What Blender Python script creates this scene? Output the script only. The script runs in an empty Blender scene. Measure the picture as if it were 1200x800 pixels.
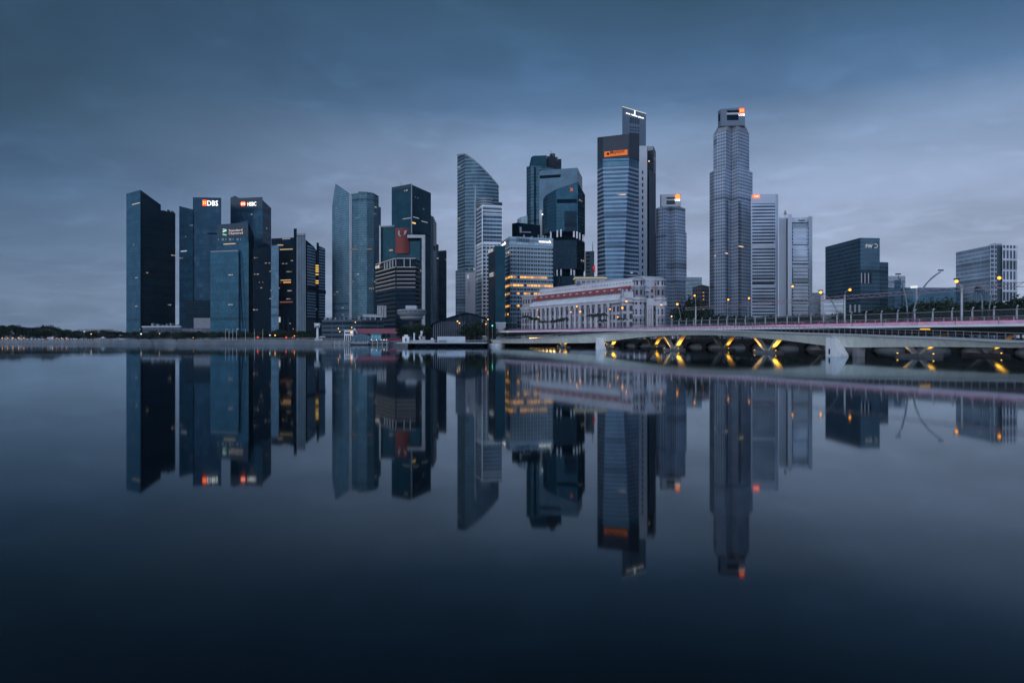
import bpy, bmesh, math, random
from mathutils import Vector, noise
random.seed(11)
S = bpy.context.scene
COL = S.collection
R = math.radians
CZ, F, HY = 3.0, 800.0, 398.0        # eye height (m), focal length and horizon row of the 1200 px wide photograph

# ------------------------------------------------------------------ camera, sky, sun, exposure
cam = bpy.data.cameras.new('camera'); co = bpy.data.objects.new('camera', cam); COL.objects.link(co)
co.location = (0, 0, CZ); co.rotation_euler = (R(90), 0, 0)
cam.sensor_width = 36; cam.lens = 24; cam.shift_y = -2/1200; cam.clip_start = .5; cam.clip_end = 30000
S.camera = co
S.view_settings.view_transform = 'Standard'; S.view_settings.look = 'None'
S.view_settings.exposure = 0; S.view_settings.gamma = 1; S.view_settings.use_curve_mapping = False

HAZE = 0.000028
class G:                              # tiny node-graph helper
    def __init__(s, tree): s.t = tree; s.n = tree.nodes; s.l = tree.links; s.n.clear()
    def new(s, typ, **kw):
        n = s.n.new(typ)
        for k, v in kw.items(): setattr(n, k, v)
        return n
    def put(s, sock, v):
        if isinstance(v, bpy.types.NodeSocket): s.l.new(v, sock)
        elif v is not None: sock.default_value = v
    def m(s, op, a, b=None, c=None, clamp=False):
        n = s.new('ShaderNodeMath', operation=op, use_clamp=clamp)
        s.put(n.inputs[0], a)
        if b is not None: s.put(n.inputs[1], b)
        if c is not None: s.put(n.inputs[2], c)
        return n.outputs[0]
    def mix(s, f, a, b, blend='MIX'):
        n = s.new('ShaderNodeMix', data_type='RGBA', blend_type=blend)
        s.put(n.inputs[0], f); s.put(n.inputs[6], a); s.put(n.inputs[7], b)
        return n.outputs[2]
    def ramp(s, f, stops):
        n = s.new('ShaderNodeValToRGB'); e = n.color_ramp.elements
        while len(e) > 1: e.remove(e[0])
        e[0].position = stops[0][0]; e[0].color = c4(stops[0][1])
        for p, c in stops[1:]:
            k = e.new(p); k.color = c4(c)
        s.put(n.inputs[0], f); return n.outputs[0]
    def rng(s, v, a, b, c, d):
        n = s.new('ShaderNodeMapRange', interpolation_type='SMOOTHSTEP')
        for i, x in enumerate((v, a, b, c, d)): s.put(n.inputs[i], x)
        return n.outputs[0]
    def comb(s, x, y, z):
        n = s.new('ShaderNodeCombineXYZ')
        for i, v in enumerate((x, y, z)): s.put(n.inputs[i], v)
        return n.outputs[0]
def c4(c): return (c[0], c[1], c[2], 1.0) if not isinstance(c, (int, float)) else (c, c, c, 1.0)
def srgb(r, g, b):
    f = lambda v: (v/255/12.92) if v/255 <= .04045 else ((v/255+.055)/1.055)**2.4
    return (f(r), f(g), f(b))

SUN_EL, SUN_AZ = 4.0, 215.0           # low sun placed behind the camera and to its left
w = bpy.data.worlds.new('World'); S.world = w; w.use_nodes = True
g = G(w.node_tree)
tc = g.new('ShaderNodeTexCoord'); sep = g.new('ShaderNodeSeparateXYZ'); g.l.new(tc.outputs['Generated'], sep.inputs[0])
sx, sy, sz = sep.outputs
zc = g.m('MAXIMUM', sz, 0.0)
grad = g.ramp(zc, [(0, srgb(152,167,194)), (.05, srgb(158,173,200)), (.1, srgb(161,176,204)), (.2, srgb(149,167,199)), (.27, srgb(128,152,186)),
                   (.32, srgb(87,119,157)), (.37, srgb(71,105,142)), (.44, srgb(54,86,114)), (.7, srgb(50,76,102)), (1, srgb(50,72,98))])
gwest = g.ramp(zc, [(0, srgb(111,131,158)), (.05, srgb(110,131,158)), (.11, srgb(97,122,152)), (.2, srgb(68,97,129)),
                    (.28, srgb(50,78,103)), (.375, srgb(48,75,101)), (.5, srgb(46,70,98)), (1, srgb(46,66,92))])
side = g.rng(sx, -.62, .08, 0.0, 1.0)                      # the western half of the overcast is heavier
grad = g.mix(side, gwest, grad)
back = g.rng(g.m('ADD', g.m('MULTIPLY', sx, -.57), g.m('MULTIPLY', sy, -.82)), -.2, .8, 1.0, 4.2)                      # unseen sky behind the camera, brightened to light the facades
# streaky cloud sheet: noise over the direction projected on a high plane
den = g.m('ADD', zc, .16)
pl = g.comb(g.m('DIVIDE', sx, den), g.m('MULTIPLY', g.m('DIVIDE', sy, den), 1.15), 0.0)
n1 = g.new('ShaderNodeTexNoise'); g.put(n1.inputs['Vector'], pl); n1.inputs['Scale'].default_value = 1.15; n1.inputs['Detail'].default_value = 7; n1.inputs['Roughness'].default_value = .56; n1.inputs['Distortion'].default_value = .35
n2 = g.new('ShaderNodeTexNoise'); g.put(n2.inputs['Vector'], pl); n2.inputs['Scale'].default_value = 4.0; n2.inputs['Detail'].default_value = 5; n2.inputs['Roughness'].default_value = .5; n2.inputs['Distortion'].default_value = .6
cl = g.m('ADD', g.rng(n1.outputs[0], .3, .7, .85, 1.14), g.rng(n2.outputs[0], .5, .75, 0.0, .16))
sky = g.new('ShaderNodeTexSky', sky_type='NISHITA'); sky.sun_disc = False
sky.sun_elevation = R(SUN_EL); sky.sun_rotation = R(SUN_AZ); sky.air_density = 1.5; sky.dust_density = 2.0
lum = g.m('MULTIPLY', back, cl)
over = g.mix(1.0, grad, g.comb(lum, lum, lum), 'MULTIPLY')
tot = g.mix(1.0, g.mix(1.0, over, (9.6, 9.6, 9.6, 1), 'MULTIPLY'), g.mix(1.0, sky.outputs[0], (.05, .05, .05, 1), 'MULTIPLY'), 'ADD')
bg = g.new('ShaderNodeBackground'); g.put(bg.inputs[0], tot); bg.inputs[1].default_value = .1
out = g.new('ShaderNodeOutputWorld'); g.l.new(bg.outputs[0], out.inputs[0])

sl = bpy.data.lights.new('sun', 'SUN'); sl.energy = 1.0; sl.angle = R(55); sl.color = (1, .96, .92)
so = bpy.data.objects.new('sun', sl); COL.objects.link(so)
az = R(SUN_AZ); d = Vector((math.sin(az)*math.cos(R(14)), math.cos(az)*math.cos(R(14)), math.sin(R(14))))
so.rotation_euler = (-d).to_track_quat('-Z', 'Y').to_euler()

# ------------------------------------------------------------------ materials
def mat(name, col, rough=.6, metal=0., spec=.2, var=.12, scale=.5, emit=None, es=0., coat=0.):
    m = bpy.data.materials.new(name); m.use_nodes = True; g = G(m.node_tree)
    b = g.new('ShaderNodeBsdfPrincipled'); o = g.new('ShaderNodeOutputMaterial'); g.l.new(b.outputs[0], o.inputs[0])
    if var:
        t = g.new('ShaderNodeTexCoord'); n = g.new('ShaderNodeTexNoise'); g.l.new(t.outputs['Object'], n.inputs['Vector'])
        n.inputs['Scale'].default_value = scale; n.inputs['Detail'].default_value = 6; n.inputs['Roughness'].default_value = .65
        k = g.rng(n.outputs[0], .25, .75, 1-var, 1+var)
        g.put(b.inputs['Base Color'], g.mix(1.0, c4(col), g.comb(k, k, k), 'MULTIPLY'))
    else: b.inputs['Base Color'].default_value = c4(col)
    b.inputs['Roughness'].default_value = rough; b.inputs['Metallic'].default_value = metal
    b.inputs['Specular IOR Level'].default_value = spec
    if emit: b.inputs['Emission Color'].default_value = c4(emit); b.inputs['Emission Strength'].default_value = es
    return m

LSC = .42
def facade(name, wall, glass, fh=4., bw=3., wy=(.3, .95), wx=(.08, .92), lit=.01, litcol=(1, .72, .42), ls=1.2,
           row=.75, glass_rough=.12, metal=.35, seed=0., blind=.25, tilt=.03, rows=None, wallrough=.6, band=0., run=5.):
    """storeys and bays from the wall's own UV, in metres; rows = explicit (first, last, chance) storeys with the lights on"""
    m = bpy.data.materials.new(name); m.use_nodes = True; g = G(m.node_tree)
    uv = g.new('ShaderNodeUVMap', uv_map='UVMap'); s = g.new('ShaderNodeSeparateXYZ'); g.l.new(uv.outputs[0], s.inputs[0])
    u, v = g.m('DIVIDE', s.outputs[0], bw), g.m('DIVIDE', s.outputs[1], fh)
    iu, iv, fu, fv = g.m('FLOOR', u), g.m('FLOOR', v), g.m('FRACT', u), g.m('FRACT', v)
    def win(f, lo, hi): return g.m('MULTIPLY', g.m('GREATER_THAN', f, lo), g.m('LESS_THAN', f, hi))
    mask = g.m('MULTIPLY', win(fu, *wx), win(fv, *wy))
    def wn(x, y, z):
        n = g.new('ShaderNodeTexWhiteNoise', noise_dimensions='3D'); g.put(n.inputs['Vector'], g.comb(x, y, z)); return n
    cell = wn(iu, iv, seed + .5); cr = cell.outputs['Value']
    run_ = wn(g.m('FLOOR', g.m('DIVIDE', u, run)), iv, seed + 7.5).outputs['Value']
    flr = wn(0.5, iv, seed + 3.5).outputs['Value']
    b = g.new('ShaderNodeBsdfPrincipled'); o = g.new('ShaderNodeOutputMaterial'); g.l.new(b.outputs[0], o.inputs[0])
    b.inputs['Specular IOR Level'].default_value = min(.04, metal*.25)
    gl = g.mix(g.m('MULTIPLY', g.m('POWER', cr, 3.0), blind), c4(glass), c4([min(1, c*2.2+.05) for c in glass]))
    wl = c4(wall)
    t = g.new('ShaderNodeTexNoise'); g.put(t.inputs['Vector'], uv.outputs[0]); t.inputs['Scale'].default_value = .06; t.inputs['Detail'].default_value = 5
    k = g.rng(t.outputs[0], .3, .7, .86, 1.12)
    if band: k = g.m('MULTIPLY', k, g.m('ADD', 1-band, g.m('MULTIPLY', flr, 2*band)))
    k = g.m('MULTIPLY', k, g.m('SUBTRACT', 1.0, g.m('MULTIPLY', g.m('GREATER_THAN', flr, .95), .4)))
    base = g.mix(1.0, g.mix(mask, wl, gl), g.comb(k, k, k), 'MULTIPLY')
    g.put(b.inputs['Base Color'], base)
    g.put(b.inputs['Roughness'], g.m('ADD', wallrough, g.m('MULTIPLY', mask, glass_rough - wallrough)))
    g.put(b.inputs['Metallic'], g.m('MULTIPLY', mask, metal))
    if tilt:                              # panes never lie in one perfect plane
        geo = g.new('ShaderNodeNewGeometry')
        sub = g.new('ShaderNodeVectorMath', operation='SUBTRACT'); g.l.new(cell.outputs['Color'], sub.inputs[0]); sub.inputs[1].default_value = (.5, .5, .5)
        sc = g.new('ShaderNodeVectorMath', operation='SCALE'); g.l.new(sub.outputs[0], sc.inputs[0]); g.put(sc.inputs['Scale'], g.m('MULTIPLY', mask, tilt))
        ad = g.new('ShaderNodeVectorMath', operation='ADD'); g.l.new(geo.outputs['Normal'], ad.inputs[0]); g.l.new(sc.outputs[0], ad.inputs[1])
        nm = g.new('ShaderNodeVectorMath', operation='NORMALIZE'); g.l.new(ad.outputs[0], nm.inputs[0]); g.l.new(nm.outputs[0], b.inputs['Normal'])
    on = None
    if lit: on = g.m('MULTIPLY', g.m('MULTIPLY', g.m('LESS_THAN', cr, .6), g.m('GREATER_THAN', run_, 1-lit*4.5)), g.m('GREATER_THAN', fv, wy[0]+(wy[1]-wy[0])*.45))
    for a, z, p in (rows or []):
        q = g.m('MULTIPLY', win(iv, a-.5, z+.5), g.m('LESS_THAN', g.m('FRACT', g.m('MULTIPLY', cr, 7.3)), p))
        on = q if on is None else g.m('MAXIMUM', on, q)
    if on is not None:
        br = g.m('ADD', .35, g.m('FRACT', g.m('MULTIPLY', cr, 91.7)))
        g.put(b.inputs['Emission Color'], g.mix(g.m('FRACT', g.m('MULTIPLY', run_, 37.1)), c4(litcol), (1, .88, .74, 1)) if not rows else c4(litcol))
        g.put(b.inputs['Emission Strength'], g.m('MULTIPLY', g.m('MULTIPLY', mask, on), g.m('MULTIPLY', br, ls*LSC)))
    return m

def streaked(name, col, rough=.75):
    # weather-streaked concrete: rain stains run down, form-board blotches, a darker tide line near the water
    m = bpy.data.materials.new(name); m.use_nodes = True; g = G(m.node_tree)
    b = g.new('ShaderNodeBsdfPrincipled'); o = g.new('ShaderNodeOutputMaterial'); g.l.new(b.outputs[0], o.inputs[0])
    t = g.new('ShaderNodeTexCoord'); mp = g.new('ShaderNodeMapping'); mp.inputs['Scale'].default_value = (1.1, 1.1, .16); g.l.new(t.outputs['Object'], mp.inputs[0])
    n = g.new('ShaderNodeTexNoise'); g.l.new(mp.outputs[0], n.inputs['Vector']); n.inputs['Scale'].default_value = 1.2; n.inputs['Detail'].default_value = 7; n.inputs['Roughness'].default_value = .65
    n2 = g.new('ShaderNodeTexNoise'); g.l.new(t.outputs['Object'], n2.inputs['Vector']); n2.inputs['Scale'].default_value = .11; n2.inputs['Detail'].default_value = 4
    k = g.m('MULTIPLY', g.rng(n.outputs[0], .3, .7, .87, 1.07), g.rng(n2.outputs[0], .3, .7, .88, 1.08))
    g.put(b.inputs['Base Color'], g.mix(1.0, c4(col), g.comb(k, k, k), 'MULTIPLY')); b.inputs['Roughness'].default_value = rough; b.inputs['Specular IOR Level'].default_value = .2
    return m

def glow(name, col, s):
    m = bpy.data.materials.new(name); m.use_nodes = True; g = G(m.node_tree)
    b = g.new('ShaderNodeEmission'); b.inputs[0].default_value = c4(col); b.inputs[1].default_value = s
    o = g.new('ShaderNodeOutputMaterial'); g.l.new(b.outputs[0], o.inputs[0]); return m

M = {}
M['white'] = mat('white paint', (.76, .77, .80), .55, scale=.2)
M['pale'] = mat('pale cladding', (.42, .43, .46), .6, scale=.1)
M['grey'] = mat('grey cladding', (.24, .25, .28), .6, scale=.1)
M['mid'] = mat('dark cladding', (.05, .062, .08), .6, spec=.05, scale=.1)
M['black'] = mat('near black metal', (.004, .013, .024), .7, spec=0)
M['dkglass'] = mat('dark glass', (.015, .027, .045), .15, .3, .4)
M['concrete'] = streaked('bridge concrete', (.66, .69, .64))
M['pier'] = streaked('white pier concrete', (.82, .82, .84))
M['soffit'] = mat('dark soffit', (.05, .052, .05), .8)  # one dark tone for the deck underside
M['quay'] = mat('quay stone', (.20, .20, .215), .8, var=.3, scale=.25)
M['pink'] = mat('light trail pink wall', (.80, .42, .55), .7, var=.2, scale=.6)  # pink carries the glow of traffic trails, put into the parapet colour
M['steel'] = mat('galvanised steel', (.36, .37, .39), .4, .5)
M['pole'] = mat('painted lamp pole', (.22, .235, .26), .45, .3)
M['redroof'] = mat('red clay tile', (.34, .085, .085), .75, var=.25, scale=.8)
M['pinkroof'] = mat('faded red sheet roof', (.42, .13, .16), .6, var=.15, scale=.6)
M['bark'] = mat('bark', (.06, .05, .04), .9)
M['lamp'] = glow('sodium lamp', (1, .34, .035), 3.4)
M['warm'] = glow('warm lamp', (1, .6, .25), 2.2)
M['redlamp'] = glow('red lamp', (1, .05, .04), 2)
M['greenlamp'] = glow('green lamp', (.1, 1, .6), 3)
M['whitelamp'] = glow('white lamp', (.9, .93, 1), 2.2)
M['signwhite'] = glow('white sign letters', (1, .96, .92), 2.2)
M['signdim'] = glow('dim sign letters', (.8, .84, .9), .55)
M['signred'] = glow('red sign', (1, .07, .02), 3.4)
M['signorange'] = glow('orange sign', (1, .2, .03), 2.6)
M['paneldim'] = mat('orange sign board', (.5, .12, .02), .6, emit=(1, .2, .02), es=.42)
M['shopglow'] = glow('shopfront light', (1, .55, .2), 7)
M['letterdark'] = mat('dark letters', (.03, .02, .02), .6)
def leafmat(name, a, b_):
    m = bpy.data.materials.new(name); m.use_nodes = True; g = G(m.node_tree)
    t = g.new('ShaderNodeTexCoord'); n = g.new('ShaderNodeTexNoise'); g.l.new(t.outputs['Object'], n.inputs['Vector'])
    n.inputs['Scale'].default_value = .9; n.inputs['Detail'].default_value = 3
    b = g.new('ShaderNodeBsdfPrincipled'); b.inputs['Roughness'].default_value = .65
    g.put(b.inputs['Base Color'], g.mix(g.rng(n.outputs[0], .35, .65, 0, 1), c4(a), c4(b_)))
    o = g.new('ShaderNodeOutputMaterial'); g.l.new(b.outputs[0], o.inputs[0]); return m
M['leaf'] = leafmat('broad leaves', (.012, .026, .016), (.03, .052, .028))
M['palmleaf'] = leafmat('palm leaves', (.02, .035, .02), (.04, .06, .035))
M['flower'] = leafmat('bougainvillea', (.55, .05, .14), (.28, .04, .07))  # petal reds that also stand in for tail light trails

# ------------------------------------------------------------------ objects
def X(px, D): return (px-600)/F*D
def Z(py, D): return CZ + (HY-py)/F*D
def W(px, D): return (X(px, D), D)
def flat(ref, pts):
    """corners (px, py) of one level roofline; ref = (py, D) of a known one -> (px, D)"""
    z = (HY-ref[0])*ref[1]
    return [(px, z/(HY-py)) for px, py in pts]

def thing(name, label, cat, loc=(0, 0, 0), group=None, kind=None):
    o = bpy.data.objects.new(name, None); COL.objects.link(o); o.location = loc; o.empty_display_size = 2
    return tag(o, label, cat, group, kind)
def tag(o, label=None, cat=None, group=None, kind=None):
    if label: o['label'] = label
    if cat: o['category'] = cat
    if group: o['group'] = group
    if kind: o['kind'] = kind
    return o
def copy_tree(o, loc, label=None, scale=1., rz=0., group=None):
    r = o.copy(); COL.objects.link(r); r.location = loc; r.rotation_euler = (0, 0, rz); r.scale = (scale,)*3 if isinstance(scale, (int, float)) else scale
    if label: r['label'] = label
    if group: r['group'] = group
    for ch in o.children:
        c = ch.copy(); COL.objects.link(c); c.parent = r
        for gch in ch.children:
            d = gch.copy(); COL.objects.link(d); d.parent = c
    return r

class MB:
    """collects faces with metre UVs; origin o is subtracted when built"""
    def __init__(s): s.v = []; s.f = []; s.uv = []; s.mi = []
    def face(s, pts, uvs=None, mi=0):
        i = len(s.v); s.v += [tuple(p) for p in pts]; s.f.append(tuple(range(i, i+len(pts))))
        s.uv.append(uvs or [(p[0], p[1]) for p in pts]); s.mi.append(mi)
    def prism(s, pts, z0, zt, mis=None, topmi=0, u0=0., bottom=False):
        """CCW plan pts; zt scalar or list; mis = material slot per wall"""
        n = len(pts); zt = zt if isinstance(zt, (list, tuple)) else [zt]*n
        zb = z0 if isinstance(z0, (list, tuple)) else [z0]*n
        u = u0
        for i in range(n):
            j = (i+1) % n; a, b = pts[i], pts[j]; L = math.hypot(b[0]-a[0], b[1]-a[1])
            s.face([(a[0], a[1], zb[i]), (b[0], b[1], zb[j]), (b[0], b[1], zt[j]), (a[0], a[1], zt[i])],
                   [(u, zb[i]), (u+L, zb[j]), (u+L, zt[j]), (u, zt[i])], (mis[i] if mis and i < len(mis) else (mis[-1] if mis else 0)))
            u += L
        s.face([(p[0], p[1], z) for p, z in zip(pts, zt)], None, topmi)
        s.face([(p[0], p[1], z) for p, z in reversed(list(zip(pts, zb)))], None, topmi)
        return s
    def box(s, x0, x1, y0, y1, z0, z1, mi=0): return s.prism([(x0, y0), (x1, y0), (x1, y1), (x0, y1)], z0, z1, [mi], mi)
    def wallbox(s, A, B, u0, u1, z0, z1, o0, o1, mi=0, z0b=None, z1b=None):
        """box on wall A->B: from u0 to u1 along it, o0..o1 metres out of it"""
        dx, dy = B[0]-A[0], B[1]-A[1]; L = math.hypot(dx, dy); dx /= L; dy /= L; nx, ny = dy, -dx
        P = lambda u, o: (A[0]+dx*u+nx*o, A[1]+dy*u+ny*o)
        zb = [z0, z0b if z0b is not None else z0]; zt = [z1, z1b if z1b is not None else z1]
        return s.prism([P(u0, o1), P(u1, o1), P(u1, o0), P(u0, o0)], [zb[0], zb[1], zb[1], zb[0]], [zt[0], zt[1], zt[1], zt[0]], [mi], mi, u0)
    def tube(s, path, rads, n=8, mi=0, cap=True):
        path = [Vector(p) for p in path]
        if isinstance(rads, (int, float)): rads = [rads]*len(path)
        rings = []
        for i, p in enumerate(path):
            t = (path[min(i+1, len(path)-1)]-path[max(i-1, 0)]).normalized()
            a = t.orthogonal() if abs(t.z) < .9 else t.cross(Vector((0, 1, 0))); a.normalize(); b = t.cross(a)
            rings.append([p+(a*math.cos(2*math.pi*k/n)+b*math.sin(2*math.pi*k/n))*rads[i] for k in range(n)])
        base = len(s.v)
        for r in rings: s.v += [tuple(p) for p in r]
        for i in range(len(rings)-1):
            for k in range(n):
                q = (k+1) % n
                s.f.append((base+i*n+k, base+i*n+q, base+(i+1)*n+q, base+(i+1)*n+k)); s.uv.append([(0, 0)]*4); s.mi.append(mi)
        if cap:
            s.f.append(tuple(base+k for k in reversed(range(n)))); s.uv.append([(0, 0)]*n); s.mi.append(mi)
            e = base+(len(rings)-1)*n
            s.f.append(tuple(e+k for k in range(n))); s.uv.append([(0, 0)]*n); s.mi.append(mi)
        return s
    def lathe(s, cx, cy, prof, n=24, mi=0):
        base = len(s.v)
        for r, z in prof:
            for k in range(n): s.v.append((cx+r*math.cos(2*math.pi*k/n), cy+r*math.sin(2*math.pi*k/n), z))
        for i in range(len(prof)-1):
            for k in range(n):
                q = (k+1) % n
                s.f.append((base+i*n+k, base+i*n+q, base+(i+1)*n+q, base+(i+1)*n+k))
                a = 2*math.pi*max(prof[i][0], .1)
                s.uv.append([(a*k/n, prof[i][1]), (a*(k+1)/n, prof[i][1]), (a*(k+1)/n, prof[i+1][1]), (a*k/n, prof[i+1][1])]); s.mi.append(mi)
        return s
    def ball(s, c, r, mi=0, sz=1.):
        prof = [(max(.001, r*math.sin(math.pi*i/6)), c[2]-r*sz*math.cos(math.pi*i/6)) for i in range(7)]
        return s.lathe(c[0], c[1], prof, 10, mi)
    def build(s, name, mats, parent=None, smooth=False, loc=None):
        if not isinstance(mats, (list, tuple)): mats = [mats]
        off = Vector(loc) if loc else (parent.location if parent and parent.parent is None else Vector((0, 0, 0)))
        if parent and parent.parent is not None: off = parent.parent.location
        if parent is not None and parent.parent is None and parent.type == 'MESH' and loc is None: off = parent.location
        me = bpy.data.meshes.new(name); me.from_pydata([(v[0]-off[0], v[1]-off[1], v[2]-off[2]) for v in s.v], [], s.f)
        uvl = me.uv_layers.new(name='UVMap'); k = 0
        for fu in s.uv:
            for c in fu: uvl.data[k].uv = c; k += 1
        for m_ in mats: me.materials.append(m_)
        me.polygons.foreach_set('material_index', s.mi)
        if smooth: me.polygons.foreach_set('use_smooth', [True]*len(s.f))
        me.update()
        o = bpy.data.objects.new(name, me); COL.objects.link(o)
        if parent is not None: o.parent = parent
        else: o.location = off
        return o

def text_on(parent, words, A, B, u, z, width, height, m, out=.25, name='lettering', depth=.3, name_mesh=None):
    """raised letters on wall A->B, left edge at u, baseline z; fitted to width x height"""
    cu = bpy.data.curves.new('lettering', 'FONT'); cu.body = words; cu.extrude = .02; cu.offset = .004; cu.resolution_u = 2
    to = bpy.data.objects.new('lettering', cu); COL.objects.link(to)
    me = bpy.data.meshes.new_from_object(to.evaluated_get(bpy.context.evaluated_depsgraph_get()))
    bpy.data.objects.remove(to)
    xs = [v.co.x for v in me.vertices]; ys = [v.co.y for v in me.vertices]; zs = [v.co.z for v in me.vertices]
    dx, dy = B[0]-A[0], B[1]-A[1]; L = math.hypot(dx, dy); dx /= L; dy /= L; nx, ny = dy, -dx
    top = parent
    while top.parent: top = top.parent
    off = top.location
    for v in me.vertices:
        a = u+(v.co.x-min(xs))/(max(xs)-min(xs))*width; b = z+(v.co.y-min(ys))/(max(ys)-min(ys))*height
        o = out+(v.co.z-min(zs))/(max(zs)-min(zs)+1e-9)*depth
        v.co = (A[0]+dx*a+nx*o-off[0], A[1]+dy*a+ny*o-off[1], b-off[2])
    me.materials.clear(); me.materials.append(m)
    for p in me.polygons: p.material_index = 0
    o = bpy.data.objects.new(name, me); COL.objects.link(o); o.parent = parent; return o

def plan(chain, back=40., shrink=1.5):
    """front corners (px, D), left to right -> CCW plan, closed `back` metres behind along the lines of sight"""
    pts = [W(*c) for c in chain]
    (pl, dl), (pr, dr) = chain[0], chain[-1]
    db = max(dl, dr)+back
    return pts + [W(pr-shrink, db), W(pl+shrink, db)]

def tower(name, label, cat, chain, ztop, mats, mis=None, z0=2., back=40., roof=True, bodyname='walls', group=None, plant=True):
    A = W(*chain[0]); B = W(*chain[-1])
    t = thing(name, label, cat, ((A[0]+B[0])/2, (A[1]+B[1])/2, z0), group)
    pts = plan(chain, back); n = len(pts)
    zt = ztop if isinstance(ztop, (list, tuple)) else [ztop]*len(chain)
    zt = list(zt)+[zt[-1], zt[0]]
    mats = list(mats) if isinstance(mats, (list, tuple)) else [mats]
    mb = MB().prism(pts, z0, zt, (mis or [0])+[0]*0, len(mats))
    b = mb.build(bodyname, mats+[M['mid']], t)
    return t

def uof(A, B, px):
    k = (px-600)/F; t = (k*A[1]-A[0])/((B[0]-A[0])-k*(B[1]-A[1]))
    return t*math.hypot(B[0]-A[0], B[1]-A[1]), A[1]+t*(B[1]-A[1])
def panel(mb, A, B, px0, px1, py0, py1, o0, o1, mi=0):
    """box on wall A->B covering photograph columns px0..px1 and rows py0..py1 (rows read at its middle)"""
    u0, d0 = uof(A, B, px0); u1, d1 = uof(A, B, px1); dm = (d0+d1)/2
    return mb.wallbox(A, B, u0, u1, Z(py1, dm), Z(py0, dm), o0, o1, mi)
def sign(parent, words, A, B, px0, px1, py0, py1, m, out=.3, name='sign', depth=.3):
    u0, d0 = uof(A, B, px0); u1, d1 = uof(A, B, px1); dm = (d0+d1)/2
    return text_on(parent, words, A, B, u0, Z(py1, dm), u1-u0, Z(py0, dm)-Z(py1, dm), m, out, name, depth)
def block(parent, name, chain, zt, z0, m, back=10, mis=None, shrink=.5):
    zt = zt if isinstance(zt, (list, tuple)) else [zt]*len(chain)
    mats = list(m) if isinstance(m, (list, tuple)) else [m]
    return MB().prism(plan(chain, back, shrink), z0, list(zt)+[zt[-1], zt[0]], mis or [0], len(mats)-1 if len(mats) > 1 else 0).build(name, mats, parent)
def rooftop(parent, px0, px1, py, D, zroof, n, seed, m='mid', hmax=3.5):
    """plant boxes, tanks and masts standing on a roof: one mesh each"""
    rr = random.Random(seed)
    for i in range(n):
        a = px0+(px1-px0)*(i+rr.uniform(.1, .5))/n; b = a+(px1-px0)/n*rr.uniform(.25, .6)
        y = D+rr.uniform(3, 9); h = rr.uniform(.35, 1)*hmax
        mb = MB().box(X(a, y), X(b, y), y, y+6, zroof+.01, zroof+h)
        mb.build('roof_plant', M[m], parent)

# =================================================================== setting: water, ground, quays
tt = MB(); tt.face([(-3100, -400, 0), (3100, -400, 0), (3100, 3100, 0), (-3100, 3100, 0)])
wm = bpy.data.materials.new('bay water'); wm.use_nodes = True; g = G(wm.node_tree)
gl = g.new('ShaderNodeBsdfGlossy'); gl.inputs['Color'].default_value = (.82, .935, 1.0, 1)
df = g.new('ShaderNodeBsdfDiffuse'); df.inputs['Color'].default_value = (.001, .004, .007, 1)
fr = g.new('ShaderNodeFresnel'); fr.inputs['IOR'].default_value = 1.25
mx = g.new('ShaderNodeMixShader'); g.l.new(fr.outputs[0], mx.inputs[0]); g.l.new(df.outputs[0], mx.inputs[1]); g.l.new(gl.outputs[0], mx.inputs[2])
o = g.new('ShaderNodeOutputMaterial'); g.l.new(mx.outputs[0], o.inputs[0])
tcn = g.new('ShaderNodeTexCoord'); nz = g.new('ShaderNodeTexNoise'); mp = g.new('ShaderNodeMapping'); mp.inputs['Scale'].default_value = (.006, .02, 1)
g.l.new(tcn.outputs['Object'], mp.inputs[0]); g.l.new(mp.outputs[0], nz.inputs['Vector'])     # calm and ruffled patches
nz.inputs['Scale'].default_value = 1; nz.inputs['Detail'].default_value = 5
g.put(gl.inputs['Roughness'], g.rng(nz.outputs[0], .35, .7, .034, .058))
tag(tt.build('water', wm), 'calm dark bay water mirroring the skyline', 'water', kind='structure')

def Q(t, off): return (27+33*t+.942*off, 218-92*t+.338*off)     # along / across the road bridge
SHORE = [(-2600, 1000), (-700, 720), (-490, 610), (-335, 560), (-245, 470), (-190, 440), (-118, 424), (-62, 404), (-50, 322), (-9, 328), Q(-.95, 60), Q(2.2, 60), (420, 10), (1500, -250)]
mg = bpy.data.materials.new('land'); mg.use_nodes = True
gp = MB(); gp.face([(x, y, 2.4) for x, y in SHORE]+[(3050, -250, 2.4), (3050, 3050, 2.4), (-3050, 3050, 2.4), (-3050, 1000, 2.4)])
tag(gp.build('ground', mat('paved ground', (.11, .11, .11), .85, var=.3, scale=.05)), 'paved flat waterfront land under the city', 'ground', kind='structure')
def quay(name, label, pts, top, m, out=.0, thick=.8):
    t = thing(name, label, 'quay wall', (pts[0][0], pts[0][1], 0), kind='thing')
    mb = MB(); cp = MB()
    for i in range(len(pts)-1):
        A, B = pts[i], pts[i+1]; L = math.hypot(B[0]-A[0], B[1]-A[1])
        mb.wallbox(A, B, 0, L, -1, top-.35, -thick, .3); cp.wallbox(A, B, 0, L, top-.35, top, -thick-.1, .45)
    mb.build('wall', m, t); cp.build('coping', M['grey'], t)
    rl = MB()
    for i in range(len(pts)-1):
        A, B = Vector((*pts[i], top)), Vector((*pts[i+1], top)); n_ = max(2, int((B-A).length/3.2)); up = Vector((0, 0, 1))
        rl.tube([A+up, B+up], .06, 4); rl.tube([A+up*.5, B+up*.5], .04, 4)
        for k in range(n_): q = A.lerp(B, k/n_); rl.tube([q, q+up], .05, 4)
    rl.build('railing', M['steel'], t); return t
quay('quay_wall', 'thin dark quay edge below the far west trees', SHORE[1:4], 2.62, M['quay'])
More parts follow.
